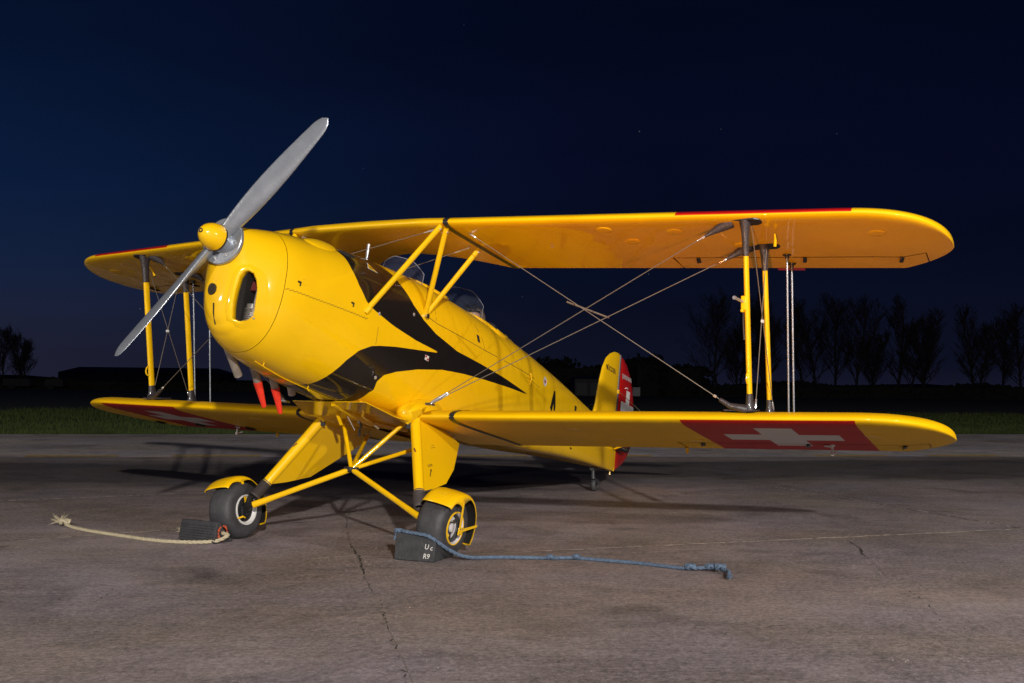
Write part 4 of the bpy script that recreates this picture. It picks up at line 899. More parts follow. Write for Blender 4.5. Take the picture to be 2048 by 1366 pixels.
# jacket, helmet, goggles, face details
jk = skin_body('jacket', [(b_[0], (b_[1][0] * 1.1, b_[1][1] * 1.1)) for i, b_ in enumerate(body) if i in (0, 1, 2, 3)] + [(body[i][0], tuple(r * 1.15 for r in body[i][1])) for i in (8, 9, 10, 12, 13, 14)], [(0, 1), (1, 2), (2, 3), (3, 4), (4, 5), (5, 6), (3, 7), (7, 8), (8, 9)], jac, pl)
hc_ = Wp(PS + .012, 0, .395); mb = MB(); last = None
for i in range(16):
    th_ = math.pi * (i + .5) / 16; rg = []
    for q in range(28):
        ph_ = 2 * math.pi * q / 28; x, y, z = math.sin(th_) * math.cos(ph_), math.sin(th_) * math.sin(ph_), math.cos(th_)
        rg.append((mb.vert(hc_ + AX * x * .103 + Vector((0, y * .086, 0)) + UP * z * .108), x, z))
    if last:
        for q in range(28):
            a, b, c, d = last[q], last[(q + 1) % 28], rg[(q + 1) % 28], rg[q]
            if (a[1] + c[1]) / 2 > .45 and (a[2] + c[2]) / 2 < .42: continue
            if (a[2] + c[2]) / 2 < -.8: continue
            mb.face((a[0], b[0], c[0], d[0]))
    last = rg
obj('flying_helmet', mb, mat('helmet_leather', (.12, .085, .06), .55, 0, 0, .3, 60, .15, 20), pl, ang=80)
mb = MB(); mb.lathe(hc_ + AX * .088 + UP * -.012, AX + UP * -.2, [(0, .012), (.012, .016), (.026, .012), (.03, .001)], 12); obj('nose', mb, skin_m, pl, ang=80)
mb = MB(); mb.tube([hc_ + AX * .088 + UP * -.05 + Vector((0, y, 0)) for y in (-.022, 0, .022)], .005, 6); obj('mouth', mb, mat('lips', (.35, .12, .10), .5), pl)
for y in (-.032, .032):
    mb = MB(); mb.lathe(hc_ + AX * .085 + UP * .012 + Vector((0, y, 0)), AX, [(-.01, .012), (.004, .009), (.008, .001)], 12); obj('eye', mb, white_paint, pl, ang=80)
    mb = MB(); mb.lathe(hc_ + AX * .085 + UP * .068 + Vector((0, y, 0)), AX + UP * .5, [(-.01, .026), (.014, .028), (.016, .022), (.012, .001)], 18); obj('goggle_lens', mb, black_gloss, pl)
# ------------------------------------------------------------------ wheel chocks and ropes
def chock(label, A0, A1, back, h0, h1, ribs, parent=None):
    """A0->A1 front bottom edge on the ground, back = vector to the wheel side"""
    A0, A1 = Vector(A0), Vector(A1); bk = Vector(back); L = A1 - A0; u = Vector((0, 0, 1))
    t = thing('wheel_chock', label, 'wheel chock', (A0 + A1) / 2, 'rubber chocks at the main wheels'); o = (A0 + A1) / 2
    def sec(P, hh): return [P + u * .004, P + bk * .12 + u * (hh * .86), P + bk * .16 + u * (hh * .99), P + bk * .27 + u * (hh * 1.0), P + bk * .34 + u * hh * .93, P + bk * .62 + u * (hh * .40), P + bk * 1.0 + u * .012, P + bk * .98 + u * .002, P + bk * .04 + u * .002]
    mb = MB(); last = None; n = 8
    for i in range(n + 1):
        f = i / n; e = .975 if i in (0, n) else 1
        P = A0 + L * f; sct = sec(P, h0 + (h1 - h0) * f); c = sum(sct, Vector()) / len(sct)
        rg = mb.ring([c + (p - c) * e - o for p in sct])
        if last: mb.bridge(last, rg)
        else: mb.face(rg)
        last = rg
    mb.face(last); c_ = obj('block', mb, chock_m, t, ang=40, bevel=.003)
    if ribs:
        for k in range(7):
            f = .10 + .84 * k / 6; p0, p1 = [sec(P, hh) for P, hh in ((A0, h0), (A1, h1))]
            a = p0[0].lerp(p0[1], f) - o; b = p1[0].lerp(p1[1], f) - o; nn = (p0[1] - p0[0]).cross(L).normalized(); nn = nn if nn.dot(bk) < 0 else -nn
            mb = MB(); mb.box((a + b) / 2 + nn * .002, (b - a) * .485, (p0[1] - p0[0]).normalized() * .005, nn * .005); obj('rib', mb, chock_m, t, bevel=.0015)
    return t, o, sec
ct, co, sc1 = chock('plain black rubber chock painted with white letters, blue rope over its top', (.222, .600, 0), (.205, .875, 0), (-.175, -.015, 0), .168, .146, False)
for txt, px_, pz in (('U', .80, .075), ('R9', .78, .018), ('c', .95, .07)):
    A0, A1 = Vector((.222, .600, 0)), Vector((.205, .875, 0)); L = (A1 - A0).normalized(); fr_ = Vector((-.175, -.015, 0)) * .12 + Vector((0, 0, .125 * .86)); fr_.normalize(); nn = L.cross(fr_).normalized(); nn = nn if nn.x > 0 else -nn
    mb = text_mesh(txt, .042, lambda x, y: A0 - co + L * (px_ * .256 + x) + fr_ * (pz + y) + nn * .0045 + Vector((0, 0, .004)), shear=.1); obj('chalk_letter', mb, mat('chalk' + txt, (.55, .53, .5), .8), ct, smooth=False)
c2, co2, sc2 = chock('ribbed black rubber chock with an orange painted end, pale rope threaded through it', (.275, -1.10, 0), (.300, -.765, 0), (-.17, .02, 0), .145, .145, True)
ec = Vector((.300, -.765, 0)) + Vector((-.17, .02, 0)) * .42 + Vector((0, .003, .068)) - co2
mb = MB()
for k in range(14):
    if k in (3, 9): continue
    a = 2 * math.pi * k / 14; mb.box(ec + Vector((math.cos(a) * .042, .002, math.sin(a) * .046)), Vector((-math.sin(a), 0, math.cos(a))) * (.006 + .003 * (k % 3)), Vector((0, .001, 0)), Vector((math.cos(a), 0, math.sin(a))) * (.005 + .003 * (k % 2)))
obj('orange_paint_ring', mb, mat('orange_paint', (.50, .08, .025), .7), c2, smooth=False)
mb = MB(); mb.lathe(ec, (0, 1, 0), [(0, .02), (.004, .02), (.004, .012), (-.01, .010)], 20); obj('rope_hole_washer', mb, steel, c2)
def rope(name, label, pts, r, m, knots=(), fray=None, seed=1):
    """laid rope: three strands twisted round a smooth path"""
    rr = random.Random(seed); P = [Vector(p) for p in pts]; path = []
    for i in range(len(P) - 1):
        a, b, c, d = P[max(i - 1, 0)], P[i], P[i + 1], P[min(i + 2, len(P) - 1)]; n = max(2, int((c - b).length / .010))
        for q in range(n):
            t = q / n; path.append(.5 * (2 * b + (c - a) * t + (2 * a - 5 * b + 4 * c - d) * t * t + (3 * b - a - 3 * c + d) * t ** 3))
    path.append(P[-1]); t_ = thing(name, label, 'rope', tuple(path[0])); o = path[0]
    mb = MB(); ph_ = 0; L = 0
    strands = [[], [], []]
    for i, p in enumerate(path):
        tg = (path[min(i + 1, len(path) - 1)] - path[max(i - 1, 0)]).normalized(); a = tg.cross(Vector((0, 0, 1))).normalized(); b = tg.cross(a)
        if i: L += (p - path[i - 1]).length
        for k in range(3):
            an = L / (r * 5.5) * 2 * math.pi / 1.5 + k * 2 * math.pi / 3; strands[k].append(p - o + (a * math.cos(an) + b * math.sin(an)) * r * .5)
    for s_ in strands: mb.tube(s_, r * .58, 6)
    obj('strand', mb, m, t_, ang=80)
    for kp, kr in knots:
        mb = MB(); c = Vector(kp) - o; Q = []
        for q in range(60):
            a = 2 * math.pi * q / 59 * 2.0; Q.append(c + Vector((math.cos(a) * kr * .9 + rr.uniform(-.1, .1) * kr, math.sin(a) * kr * .75 + math.sin(a * .5) * kr * .35, abs(math.sin(a * 1.5 + 1)) * kr * .9)))
        mb.tube(Q, r * .85, 6); obj('knot', mb, m, t_, ang=80)
    if fray:
        mb = MB(); c = Vector(fray[0]) - o; d = Vector(fray[1])
        for q in range(46):
            v = (d + Vector((rr.uniform(-1, 1), rr.uniform(-1, 1), rr.uniform(-.2, 1)))).normalized() * fray[2] * rr.uniform(.5, 1.1)
            e_ = c + v; e_.z = max(e_.z, .002 - o.z); mb.tube([c, c + v * .5 + Vector((0, 0, .008)), e_], [.0022, .0018, .0008], 4)
        obj('frayed_end', mb, m, t_)
    return t_
pale = mat('hemp_rope', (.42, .36, .24), .85, 0, 0, .4, 150, .2, 60); blue = mat('blue_rope', (.085, .125, .19), .85, 0, 0, .5, 150, .3, 50)
rope('rope', 'pale frayed hemp rope trailing left from the ribbed chock', [Vector(ec) + co2 + Vector((0, .0, .0)), (.235, -.70, .058), (.275, -.76, .022), (.335, -.84, .014), (.385, -.95, .013), (.415, -1.08, .013), (.415, -1.25, .013), (.385, -1.45, .013), (.355, -1.65, .013), (.31, -1.9, .013), (.26, -2.08, .013), (.215, -2.20, .014), (.185, -2.28, .02)],
     .0125, pale, [((.175, -2.30, .018), .032), ((.16, -2.335, .022), .028)], ((.165, -2.36, .02), (-.2, -.9, .1), .09), 3)
rope('rope', 'short pale rope stub at the far side of the ribbed chock', [(.10, -1.13, .03), (.09, -1.17, .03), (.07, -1.24, .022)], .010, pale, [], ((.07, -1.24, .022), (-.1, -1, .2), .06), 5)
rope('rope', 'thin faded blue rope with knots laid to the right from the plain chock', [(.195, .59, .12), (.180, .605, .176), (.190, .66, .174), (.195, .74, .168), (.195, .82, .160), (.18, .875, .13), (.10, .93, .065), (.0, 1.0, .018), (-.13, 1.14, .012), (-.20, 1.28, .012), (-.27, 1.44, .012), (-.335, 1.56, .014), (-.355, 1.64, .012), (-.36, 1.80, .012), (-.365, 1.98, .012), (-.34, 2.15, .012), (-.325, 2.30, .014), (-.355, 2.38, .02), (-.37, 2.47, .02), (-.32, 2.54, .018), (-.22, 2.57, .016), (-.15, 2.59, .015)],
     .0115, blue, [((.180, .602, .166), .016), ((-.265, 1.43, .012), .016), ((-.34, 1.575, .014), .016), ((-.322, 2.31, .014), .024), ((-.365, 2.42, .018), .022), ((-.36, 2.48, .018), .026)], ((-.15, 2.59, .015), (.5, .5, 0), .022), 9)
# ------------------------------------------------------------------ ground
def gmat(name, base, band_dark, speck=True):
    """worn brushed concrete / asphalt; all features live in world coordinates of the ground"""
    m = bpy.data.materials.new(name); m.use_nodes = True; n, l, b = paint_nodes(m)
    t = n.new('ShaderNodeTexCoord')
    def noise(scale, det=6, rough=.6, stretch=None, rot=0, dist=0):
        src = t.outputs['Object']
        if stretch:
            mp = n.new('ShaderNodeMapping'); mp.vector_type = 'TEXTURE'; mp.inputs['Rotation'].default_value = (0, 0, rot); mp.inputs['Scale'].default_value = stretch; l.new(src, mp.inputs[0]); src = mp.outputs[0]
        z = n.new('ShaderNodeTexNoise'); z.inputs['Scale'].default_value = scale; z.inputs['Detail'].default_value = det; z.inputs['Roughness'].default_value = rough; z.inputs['Distortion'].default_value = dist; l.new(src, z.inputs['Vector']); return z.outputs['Fac']
    def M(op, a, bb=None, c=None, clamp=False):
        q = n.new('ShaderNodeMath'); q.operation = op; q.use_clamp = clamp
        for i, x in enumerate((a, bb, c)):
            if x is None: continue
            if isinstance(x, (int, float)): q.inputs[i].default_value = x
            else: l.new(x, q.inputs[i])
        return q.outputs[0]
    def mr_(x, a, bb, c, d):
        q = n.new('ShaderNodeMapRange'); l.new(x, q.inputs[0]); q.inputs[1].default_value = a; q.inputs[2].default_value = bb; q.inputs[3].default_value = c; q.inputs[4].default_value = d; return q.outputs[0]
    RA = math.radians(122)   # brushing direction
    big = noise(.45, 6, .55); mid = noise(1.9, 8, .68, (1.6, 1, 1), RA, .5); st = noise(9, 6, .7, (4.5, .6, 1), RA, .3); st2 = noise(26, 5, .75, (5, .45, 1), RA, .2); fine = noise(75, 6, .85); grit = noise(210, 3, .7)
    blot = noise(5.5, 7, .72, None, 0, .6)
    v = M('ADD', mr_(big, .32, .68, -.30, .26), mr_(mid, .3, .7, -.17, .17)); v = M('ADD', v, mr_(st, .32, .68, -.13, .13)); v = M('ADD', v, mr_(st2, .3, .7, -.20, .20)); v = M('ADD', v, mr_(fine, .36, .64, -.30, .30)); v = M('ADD', v, mr_(grit, .35, .65, -.20, .20)); v = M('ADD', v, mr_(noise(34, 4, .75), .38, .62, -.30, .30)); v = M('ADD', v, mr_(blot, .35, .65, -.14, .14))
    # darker band across the apron, in coordinates across (w)
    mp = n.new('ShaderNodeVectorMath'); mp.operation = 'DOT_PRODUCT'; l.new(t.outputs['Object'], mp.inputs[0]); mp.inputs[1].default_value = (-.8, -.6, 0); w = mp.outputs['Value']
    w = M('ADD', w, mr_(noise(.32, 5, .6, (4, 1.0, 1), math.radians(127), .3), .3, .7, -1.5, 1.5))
    bd = M('MULTIPLY', mr_(w, 3.9, 5.2, 0, 1), mr_(w, 7.4, 8.2, 1, 0)); bd = M('MULTIPLY', bd, band_dark, None, True)
    stain = noise(1.3, 5, .6, None, 0, .8); stn = mr_(stain, .56, .70, 0, .42)
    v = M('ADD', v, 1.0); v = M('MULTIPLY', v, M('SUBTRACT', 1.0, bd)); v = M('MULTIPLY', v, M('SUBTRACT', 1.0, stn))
    hue = noise(.8, 4, .5); c1 = n.new('ShaderNodeMix'); c1.data_type = 'RGBA'; l.new(mr_(hue, .35, .65, 0, 1), c1.inputs[0]); c1.inputs[6].default_value = (base[0] * 1.05, base[1] * .98, base[2] * .88, 1); c1.inputs[7].default_value = (base[0] * .98, base[1] * .97, base[2] * 1.07, 1)
    mu = n.new('ShaderNodeVectorMath'); mu.operation = 'SCALE'; l.new(c1.outputs[2], mu.inputs[0]); l.new(v, mu.inputs['Scale'])
    scf = noise(2.7, 9, .8, (3.2, .7, 1), RA, 1.2); sca = mr_(scf, .60, .72, 0, .34); scm = n.new('ShaderNodeMix'); scm.data_type = 'RGBA'; l.new(sca, scm.inputs[0]); l.new(mu.outputs[0], scm.inputs[6]); scm.inputs[7].default_value = (base[0] * 1.55, base[1] * 1.6, base[2] * 1.62, 1)
    # pale aggregate specks
    vo_ = n.new('ShaderNodeTexVoronoi'); vo_.inputs['Scale'].default_value = 48; l.new(t.outputs['Object'], vo_.inputs['Vector']); sc_ = n.new('ShaderNodeSeparateColor'); l.new(vo_.outputs['Color'], sc_.inputs[0])
    sp_ = M('MULTIPLY', M('LESS_THAN', vo_.outputs['Distance'], .20), M('GREATER_THAN', sc_.outputs[0], .86)); c2_ = n.new('ShaderNodeMix'); c2_.data_type = 'RGBA'; l.new(M('MULTIPLY', sp_, .75), c2_.inputs[0]); l.new(scm.outputs[2], c2_.inputs[6]); c2_.inputs[7].default_value = (base[0] * 1.9, base[1] * 1.9, base[2] * 1.9, 1)
    l.new(c2_.outputs[2], b.inputs['Base Color']); b.inputs['Roughness'].default_value = .78; b.inputs['Specular IOR Level'].default_value = .35
    h = M('ADD', M('MULTIPLY', st2, 1.0), M('ADD', M('MULTIPLY', fine, .8), M('MULTIPLY', grit, .4))); h = M('ADD', h, M('MULTIPLY', sp_, .25))
    bp = n.new('ShaderNodeBump'); bp.inputs['Strength'].default_value = .8; bp.inputs['Distance'].default_value = .006; l.new(h, bp.inputs['Height']); l.new(bp.outputs[0], b.inputs['Normal'])
    return m
CON = (.218, .184, .181)
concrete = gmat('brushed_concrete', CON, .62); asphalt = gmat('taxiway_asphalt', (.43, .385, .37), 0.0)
filler_m = mat('joint_filler', (.36, .29, .22), .9, 0, 0, .4, 60, .3, 30); crack_m = mat('crack_dark', (.020, .015, .012), .95, 0, 0, .3, 60)
def plan(n_, d_, off): return (Vector(n_).normalized(), off)
def clip(poly, p, nrm):
    """keep the part of a 2-D polygon where (x-p).nrm > 0"""
    out = []; p = Vector(p); nrm = Vector(nrm).normalized()
    for i in range(len(poly)):
        a, b = Vector(poly[i]), Vector(poly[(i + 1) % len(poly)]); da, db = (a - p).dot(nrm), (b - p).dot(nrm)
        if da > 0: out.append(a)
        if (da > 0) != (db > 0): out.append(a.lerp(b, da / (da - db)))
    return out
def sheet(name, poly, z, m, parent=None, kind='structure'):
    mb = MB(); mb.face(mb.ring([(p[0], p[1], z) for p in poly])); me = bpy.data.meshes.new(name); me.from_pydata(mb.v, [], mb.f); me.materials.append(m)
    o = bpy.data.objects.new(name, me); col.objects.link(o); o.parent = parent
    if me.polygons[0].normal.z < 0: me.flip_normals()
    if kind: o['kind'] = kind
    return o
def w2(w, u): return Vector((-.8 * w - .6 * u, -.6 * w + .8 * u))    # across / along coordinates of the apron
grass_m = bpy.data.materials.new('grass'); grass_m.use_nodes = True; n, l, b = paint_nodes(grass_m)
t = n.new('ShaderNodeTexCoord'); z = n.new('ShaderNodeTexNoise'); z.inputs['Scale'].default_value = .8; z.inputs['Detail'].default_value = 8; l.new(t.outputs['Object'], z.inputs['Vector'])
r = cramp(n, l, z.outputs['Fac'], [(.3, (.030, .046, .014)), (.7, (.075, .095, .030))]); l.new(r.outputs[0], b.inputs['Base Color']); b.inputs['Roughness'].default_value = .9; b.inputs['Specular IOR Level'].default_value = .1
earth_m = mat('field_soil', (.016, .023, .009), .95, 0, 0, .6, 3, .35, 1.5)
g = sheet('ground', [(-2000, -2000), (2000, -2000), (2000, 2000), (-2000, 2000)], -.035, earth_m)
# grass edge runs from (-8.8,-14.5) to (-24.5,3.6)
GE0, GEd = Vector((-8.805, -14.465)), Vector((-.6562, .7546)); GN = Vector((-.7546, -.6562))
tx = sheet('taxiway', [GE0 - GEd * 60, GE0 + GEd * 120, w2(8.9, 120), w2(8.9, -60)], -.004, asphalt)
ap = bpy.data.objects.new('apron', None); col.objects.link(ap); ap['kind'] = 'structure'
sheet('joint_filler', [w2(8.9, -60), w2(8.9, 90), w2(-60, 90), w2(-60, -60)], -.003, filler_m, ap, None)
full = [w2(8.893, -60), w2(8.893, 90), w2(-60, 90), w2(-60, -60)]
dC = Vector((.78, .626)); nC = Vector((-.626, .78)); pC = Vector((-.238, -.047)); gp = .006
right = clip(full, pC + nC * .0012, nC); left = clip(full, pC - nC * .0012, -nC)
dJ2 = Vector((.735, .678)); nJ2 = Vector((-.678, .735)); pJ2 = Vector((-3.56, 4.0))
dJ1 = Vector((-.731, .682)); nJ1 = Vector((-.682, -.731)); pJ1 = Vector((-.42, 1.10))
far_r = clip(right, pJ2 + nJ2 * gp, nJ2); mid_r = clip(right, pJ2 - nJ2 * gp, -nJ2)
slabs = [far_r, clip(mid_r, pJ1 + nJ1 * .011, nJ1), clip(mid_r, pJ1 - nJ1 * .011, -nJ1)]
nA = Vector((-.50, -.866)); pA = Vector((.36, -1.74)); pB = Vector((-2.26, -3.18))
l1 = clip(left, pA - nA * gp, -nA); l2 = clip(left, pA + nA * gp, nA); slabs += [l1, clip(l2, pB - nA * gp, -nA), clip(l2, pB + nA * gp, nA)]
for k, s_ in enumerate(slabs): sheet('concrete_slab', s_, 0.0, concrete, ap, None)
# yellow dashed line at the far edge of the apron
yl = mat('worn_yellow_line', (.62, .38, .015), .7, 0, 0, .3, 40, .35, 12)
for k in range(-6, 22):
    u = -6.17 + 2.0 * k * 1.0; 
    if k == 7: continue
    P = [w2(9.0, u - 2), w2(9.0, u - .75), w2(9.22, u - .75), w2(9.22, u - 2)]; o = sheet("painted_line", P, .002, yl)
# cracks: ragged dark ribbons lying on the slabs
def crack(pts, wd, seed, gaps=0.):
    rr = random.Random(seed); mb = MB(); pts = [Vector(p) for p in pts]; path = []
    for a, b in zip(pts[:-1], pts[1:]):
        n_ = max(2, int((b - a).length / .035)); sd = (b - a).normalized(); sd = Vector((-sd.y, sd.x))
        for q in range(n_): path.append(a.lerp(b, q / n_) + sd * rr.gauss(0, .006))
    path.append(pts[-1]); prev = None
    for i, p in enumerate(path):
        t_ = path[min(i + 1, len(path) - 1)] - path[max(i - 1, 0)]; t_.normalize(); sd = Vector((-t_.y, t_.x)); w_ = wd * rr.uniform(.25, 1.3) * (min(i, len(path) - 1 - i, 6) / 6 + .1)
        cur = (mb.vert((*(p - sd * w_), .0016)), mb.vert((*(p + sd * w_), .0016)))
        if prev and rr.random() > gaps: mb.face((prev[0], cur[0], cur[1], prev[1]))
        prev = cur
    o = obj('crack', mb, crack_m, ap, smooth=False)
crack([(-.24, -.05), (.30, .40), (.88, .84)], .0065, 1, .35)
crack([(-1.80, -1.145), (-1.0, -.62), (-.24, -.05)], .003, 7, .2)
crack([(.88, .84), (1.30, 1.215), (1.75, 1.55), (2.25, 1.935), (3.0, 2.5)], .003, 2, .55)
crack([(-2.16, 2.90), (-1.75, 3.06), (-1.45, 3.13), (-1.3, 3.184)], .0065, 3, .15)
crack([(-1.3, 3.184), (-.77, 3.345), (.04, 3.667), (.70, 3.81)], .0028, 13, .55)
crack([(-.38, .84), (-.43, 1.02), (-.46, 1.14)], .006, 4, .1)
crack([(-.9, 1.9), (-.7, 2.15), (-.62, 2.5)], .002, 41, .4)
crack([(1.2, 2.9), (.9, 3.1), (.82, 3.35)], .0025, 42, .4)
crack([(1.65, -.19), (1.9, -.03), (2.09, .08)], .003, 5, .5)
crack([(-6.4, .98), (-5.47, 2.17), (-4.6, 2.98), (-3.56, 4.0), (-2.0, 5.4)], .005, 6, .1)
seam_m = mat('pale_seam', (.56, .49, .42), .9, 0, 0, .5, 90, .4, 14)
def seam(pts, wd, seed, gaps):
    global crack_m
    keep = crack_m; crack_m = seam_m; crack(pts, wd, seed, gaps); crack_m = keep; bpy.context.scene.collection.objects[-1].name = 'joint_seam'
seam([(-.46, 1.14), (-1.2, 1.83), (-2.12, 2.69), (-3.56, 4.03)], .010, 31, .12)
seam([(-6.2, 1.3), (-5.3, 2.35), (-4.4, 3.2), (-3.5, 4.06), (-2.4, 5.1)], .011, 32, .35)
seam([(.95, -2.03), (.36, -1.76), (.05, -1.58), (-.6, -1.2)], .009, 33, .3)
seam([(.9, -5.1), (-.72, -4.15), (-1.5, -3.66), (-2.26, -3.18)], .013, 34, .2)
seam([(.55, .10), (.2, .30), (-.1, .42), (-.5, .7)], .004, 35, .5)
# loose grit, moss tufts in the joints
gr = random.Random(11); mb = MB()
for k in range(4200):
    if gr.random() < .25: q = pC.lerp(pC + dC * 5.5, gr.random()) + nC * gr.gauss(0, .22)
    elif gr.random() < .4: q = Vector((-2.1, 2.9)).lerp(Vector((1.6, 3.9)), gr.random()) + Vector((gr.gauss(0, .18), gr.gauss(0, .18)))
    else: q = Vector((gr.uniform(-4, 5), gr.uniform(-3, 5)))
    s_ = gr.uniform(.0010, .0030) * (1.5 if gr.random() < .06 else 1); a = gr.uniform(0, 6.28)
    t_ = [mb.vert((q.x + s_ * math.cos(a + i * 2.094), q.y + s_ * math.sin(a + i * 2.094), 0)) for i in range(3)]; tp_ = mb.vert((q.x, q.y, s_ * 1.1)); mb.face((t_[0], t_[1], tp_)); mb.face((t_[1], t_[2], tp_)); mb.face((t_[2], t_[0], tp_))
gt = obj('loose_grit', mb, mat('grit', (.22, .19, .17), .9, 0, 0, 0, 1, .45, 9), None, smooth=False, kind='stuff'); gt['label'] = 'loose grit and small stones scattered on the concrete'; gt['category'] = 'grit'
# grass blades along the near edge of the field
mb = MB(); gr = random.Random(5)
for k in range(90000):
    d = gr.random() ** 2.0 * 20; u = gr.uniform(-3, 30 + d * .5) if gr.random() < .93 else gr.uniform(-6, 40); 
    p = GE0 + GEd * u + GN * (d + gr.gauss(0, .05)); h = gr.uniform(.05, .13) * (1 + d * .02); a = gr.uniform(0, 6.28); wd = .006 + d * .0009
    c_, s_ = math.cos(a), math.sin(a); ln = gr.uniform(-.05, .05); z0 = -.035
    i0 = mb.vert((p.x - c_ * wd, p.y - s_ * wd, z0)); i1 = mb.vert((p.x + c_ * wd, p.y + s_ * wd, z0)); i2 = mb.vert((p.x + ln, p.y + gr.uniform(-.05, .05), z0 + h)); mb.face((i0, i1, i2))
me = bpy.data.meshes.new('grass'); me.from_pydata(mb.v, [], mb.f); me.materials.append(grass_m); go = bpy.data.objects.new('grass', me); col.objects.link(go); go['kind'] = 'stuff'; go['label'] = 'dark green airfield grass beyond the taxiway'; go['category'] = 'grass'
sheet('grass_field', [GE0 - GEd * 200, GE0 + GEd * 300, GE0 + GEd * 300 + GN * 130, GE0 - GEd * 200 + GN * 130], -.031, earth_m)
# ------------------------------------------------------------------ far background
CAM = Vector((5.874, 4.223, 1.077)); FX = 2158.51
def at(px, dist, z=0.):
    d = fw * 1.0 - lf * ((px - 1024) / FX); d.z = 0; d.normalize(); f0 = Vector((fw.x, fw.y, 0)).normalized(); k = dist / d.dot(f0); return Vector((CAM.x + d.x * k, CAM.y + d.y * k, z))
bark = mat('dark_bark', (.045, .036, .030), .9); hedge_m = mat('hedge_leaf', (.020, .028, .014), .9, 0, 0, .6, 2, .4, 2)
def bare_tree(label, px, dist, H, spread, seed, group=None, dens=1.0):
    rr = random.Random(seed); base = at(px, dist); t_ = thing('bare_tree', label, 'tree', tuple(base), group); T = MB(); C = MB()
    def limb(mb, p, d, L, r, lev):
        segs = (7, 5, 3, 2, 2)[lev]; pts = [p]; rs = [r]; dd = d
        for i in range(segs):
            dd = (dd + Vector((rr.gauss(0, .09), rr.gauss(0, .09), .05 + .05 * lev))).normalized(); p = p + dd * L / segs; pts.append(p); rs.append(r * (1 - .8 * (i + 1) / segs))
        mb.tube(pts, rs, 5 if lev < 2 else 3, cap=False)
        if lev >= 4: return
        nb = (30, 9, 6, 3)[lev]; f0 = (.14, .15, .2, .2)[lev]
        for k in range(nb):
            f = f0 + (1 - f0) * (k + rr.random()) / nb; f = min(f, .995); i = min(segs - 1, int(f * segs)); q = pts[i].lerp(pts[i + 1], f * segs - i); az = rr.uniform(0, 6.28)
            if lev == 0: LL = L * (.10 + spread * .62 * math.sin(math.pi * min(1, .22 + f * .74)) ** .8 * rr.uniform(.7, 1.15)); el = rr.uniform(.45, .95) * (1.15 - .4 * f)
            else: LL = L * rr.uniform(.30, .55) * (1.15 - .5 * f); el = rr.uniform(.4, 1.0)
            nd = (dd * .0 + d * math.cos(el) + Vector((math.cos(az), math.sin(az), .1)) * math.sin(el)).normalized()
            limb(C, q, nd, LL, max(r * (.34 if lev == 0 else .5) * (1.1 - f * .5), .018), lev + 1)
    for s_ in range(1 + (rr.random() < .45)):
        limb(T, Vector((rr.gauss(0, .5) * s_, rr.gauss(0, .5) * s_, -.1)), Vector((rr.gauss(0, .05), rr.gauss(0, .05), 1)).normalized(), H * rr.uniform(.86, .98) * (1 - .15 * s_), H * .017, 0)
    obj('trunk', T, bark, t_, smooth=False); obj('crown', C, bark, t_, smooth=False)
    return t_
TL = [(1437, 12.6, .72, 'widest bare tree just right of the tail, broad dark crown'), (1527, 13.4, .62, 'bare tree behind the inboard side of the wing struts'), (1632, 14.2, .68, 'tall bare tree behind the aileron rods, widely branched'), (1712, 13.0, .68, 'rounded bare tree just right of the aileron rods'),
      (1795, 13.8, .4, 'narrow upright bare tree near the right wing-tip side, first of a close pair'), (1478, 11.5, .6, 'lower bare tree filling the gap beside the widest one'), (1606, 10.2, .6, 'short bare tree just left of the tall widely branched one'), (1668, 13.0, .6, 'bare tree close behind the tall one right of the rods'), (1742, 9.6, .55, 'smallest bare tree at the right foot of the rounded one'), (1818, 11.5, .45, 'shorter bare tree standing inside the narrow upright pair'), (2004, 11.8, .5, 'short bare tree next to the right picture edge'), (1842, 13.2, .4, 'narrow upright bare tree, outer one of the close pair'), (1945, 12.6, .48, 'spreading bare tree standing alone beyond the wing tip'), (2040, 13.0, .48, 'bare tree cut by the right edge of the picture')]
for i, (px, H, sp_, lb_) in enumerate(TL): bare_tree(lb_, px, 150 + (i * 37 % 11), H, sp_, 20 + i, 'bare trees along the far field edge', 1.0)
for i, (px, H, lb_) in enumerate(((8, 7.6, 'bushy tree at the left edge of the picture'), (48, 7.0, 'smaller bushy tree left of the hangar'))): bare_tree(lb_, px, 150, H, .6, 50 + i, 'bushy trees at the far left', 1.0)
def bush_mass(name, label, cat, p0, p1, h0, h1, depth, seed, n_):
    rr = random.Random(seed); mb = MB(); p0, p1 = Vector(p0), Vector(p1)
    for k in range(n_):
        f = rr.random(); c = p0.lerp(p1, f); hh = (h0 + (h1 - h0) * f) * (.78 + .22 * math.sin(f * 19 + seed) * math.sin(f * 7)); z_ = hh * rr.random() ** .7; c = c + Vector((rr.uniform(-depth, depth), rr.uniform(-depth, depth), z_)) 
        s_ = rr.uniform(.25, .6); a = Vector((rr.gauss(0, 1), rr.gauss(0, 1), rr.gauss(0, 1))).normalized() * s_; b_ = a.orthogonal().normalized() * s_ * .7; mb.face(mb.ring([c - a, c + b_, c + a, c - b_]))
    core = [Vector((p0.x, p0.y, -.1)), Vector((p1.x, p1.y, -.1)), Vector((p1.x, p1.y, h1 * .72)), Vector((p0.x, p0.y, h0 * .72))]; mb.prism(core, (p1 - p0).cross(Vector((0, 0, 1))).normalized() * depth)
    o = obj(name, mb, hedge_m, None, smooth=False); tag(o, label, cat); return o
bush_mass('hedge', 'low dark hedge running along the field behind the right wing tip', 'hedge', at(1395, 138), at(2150, 138), 1.9, 1.9, 1.2, 3, 5200)
bush_mass('hedge', 'dark mass of shrubs behind the tail fin', 'hedge', at(1040, 142), at(1400, 140), 4.6, 5.0, 2.0, 4, 4600)
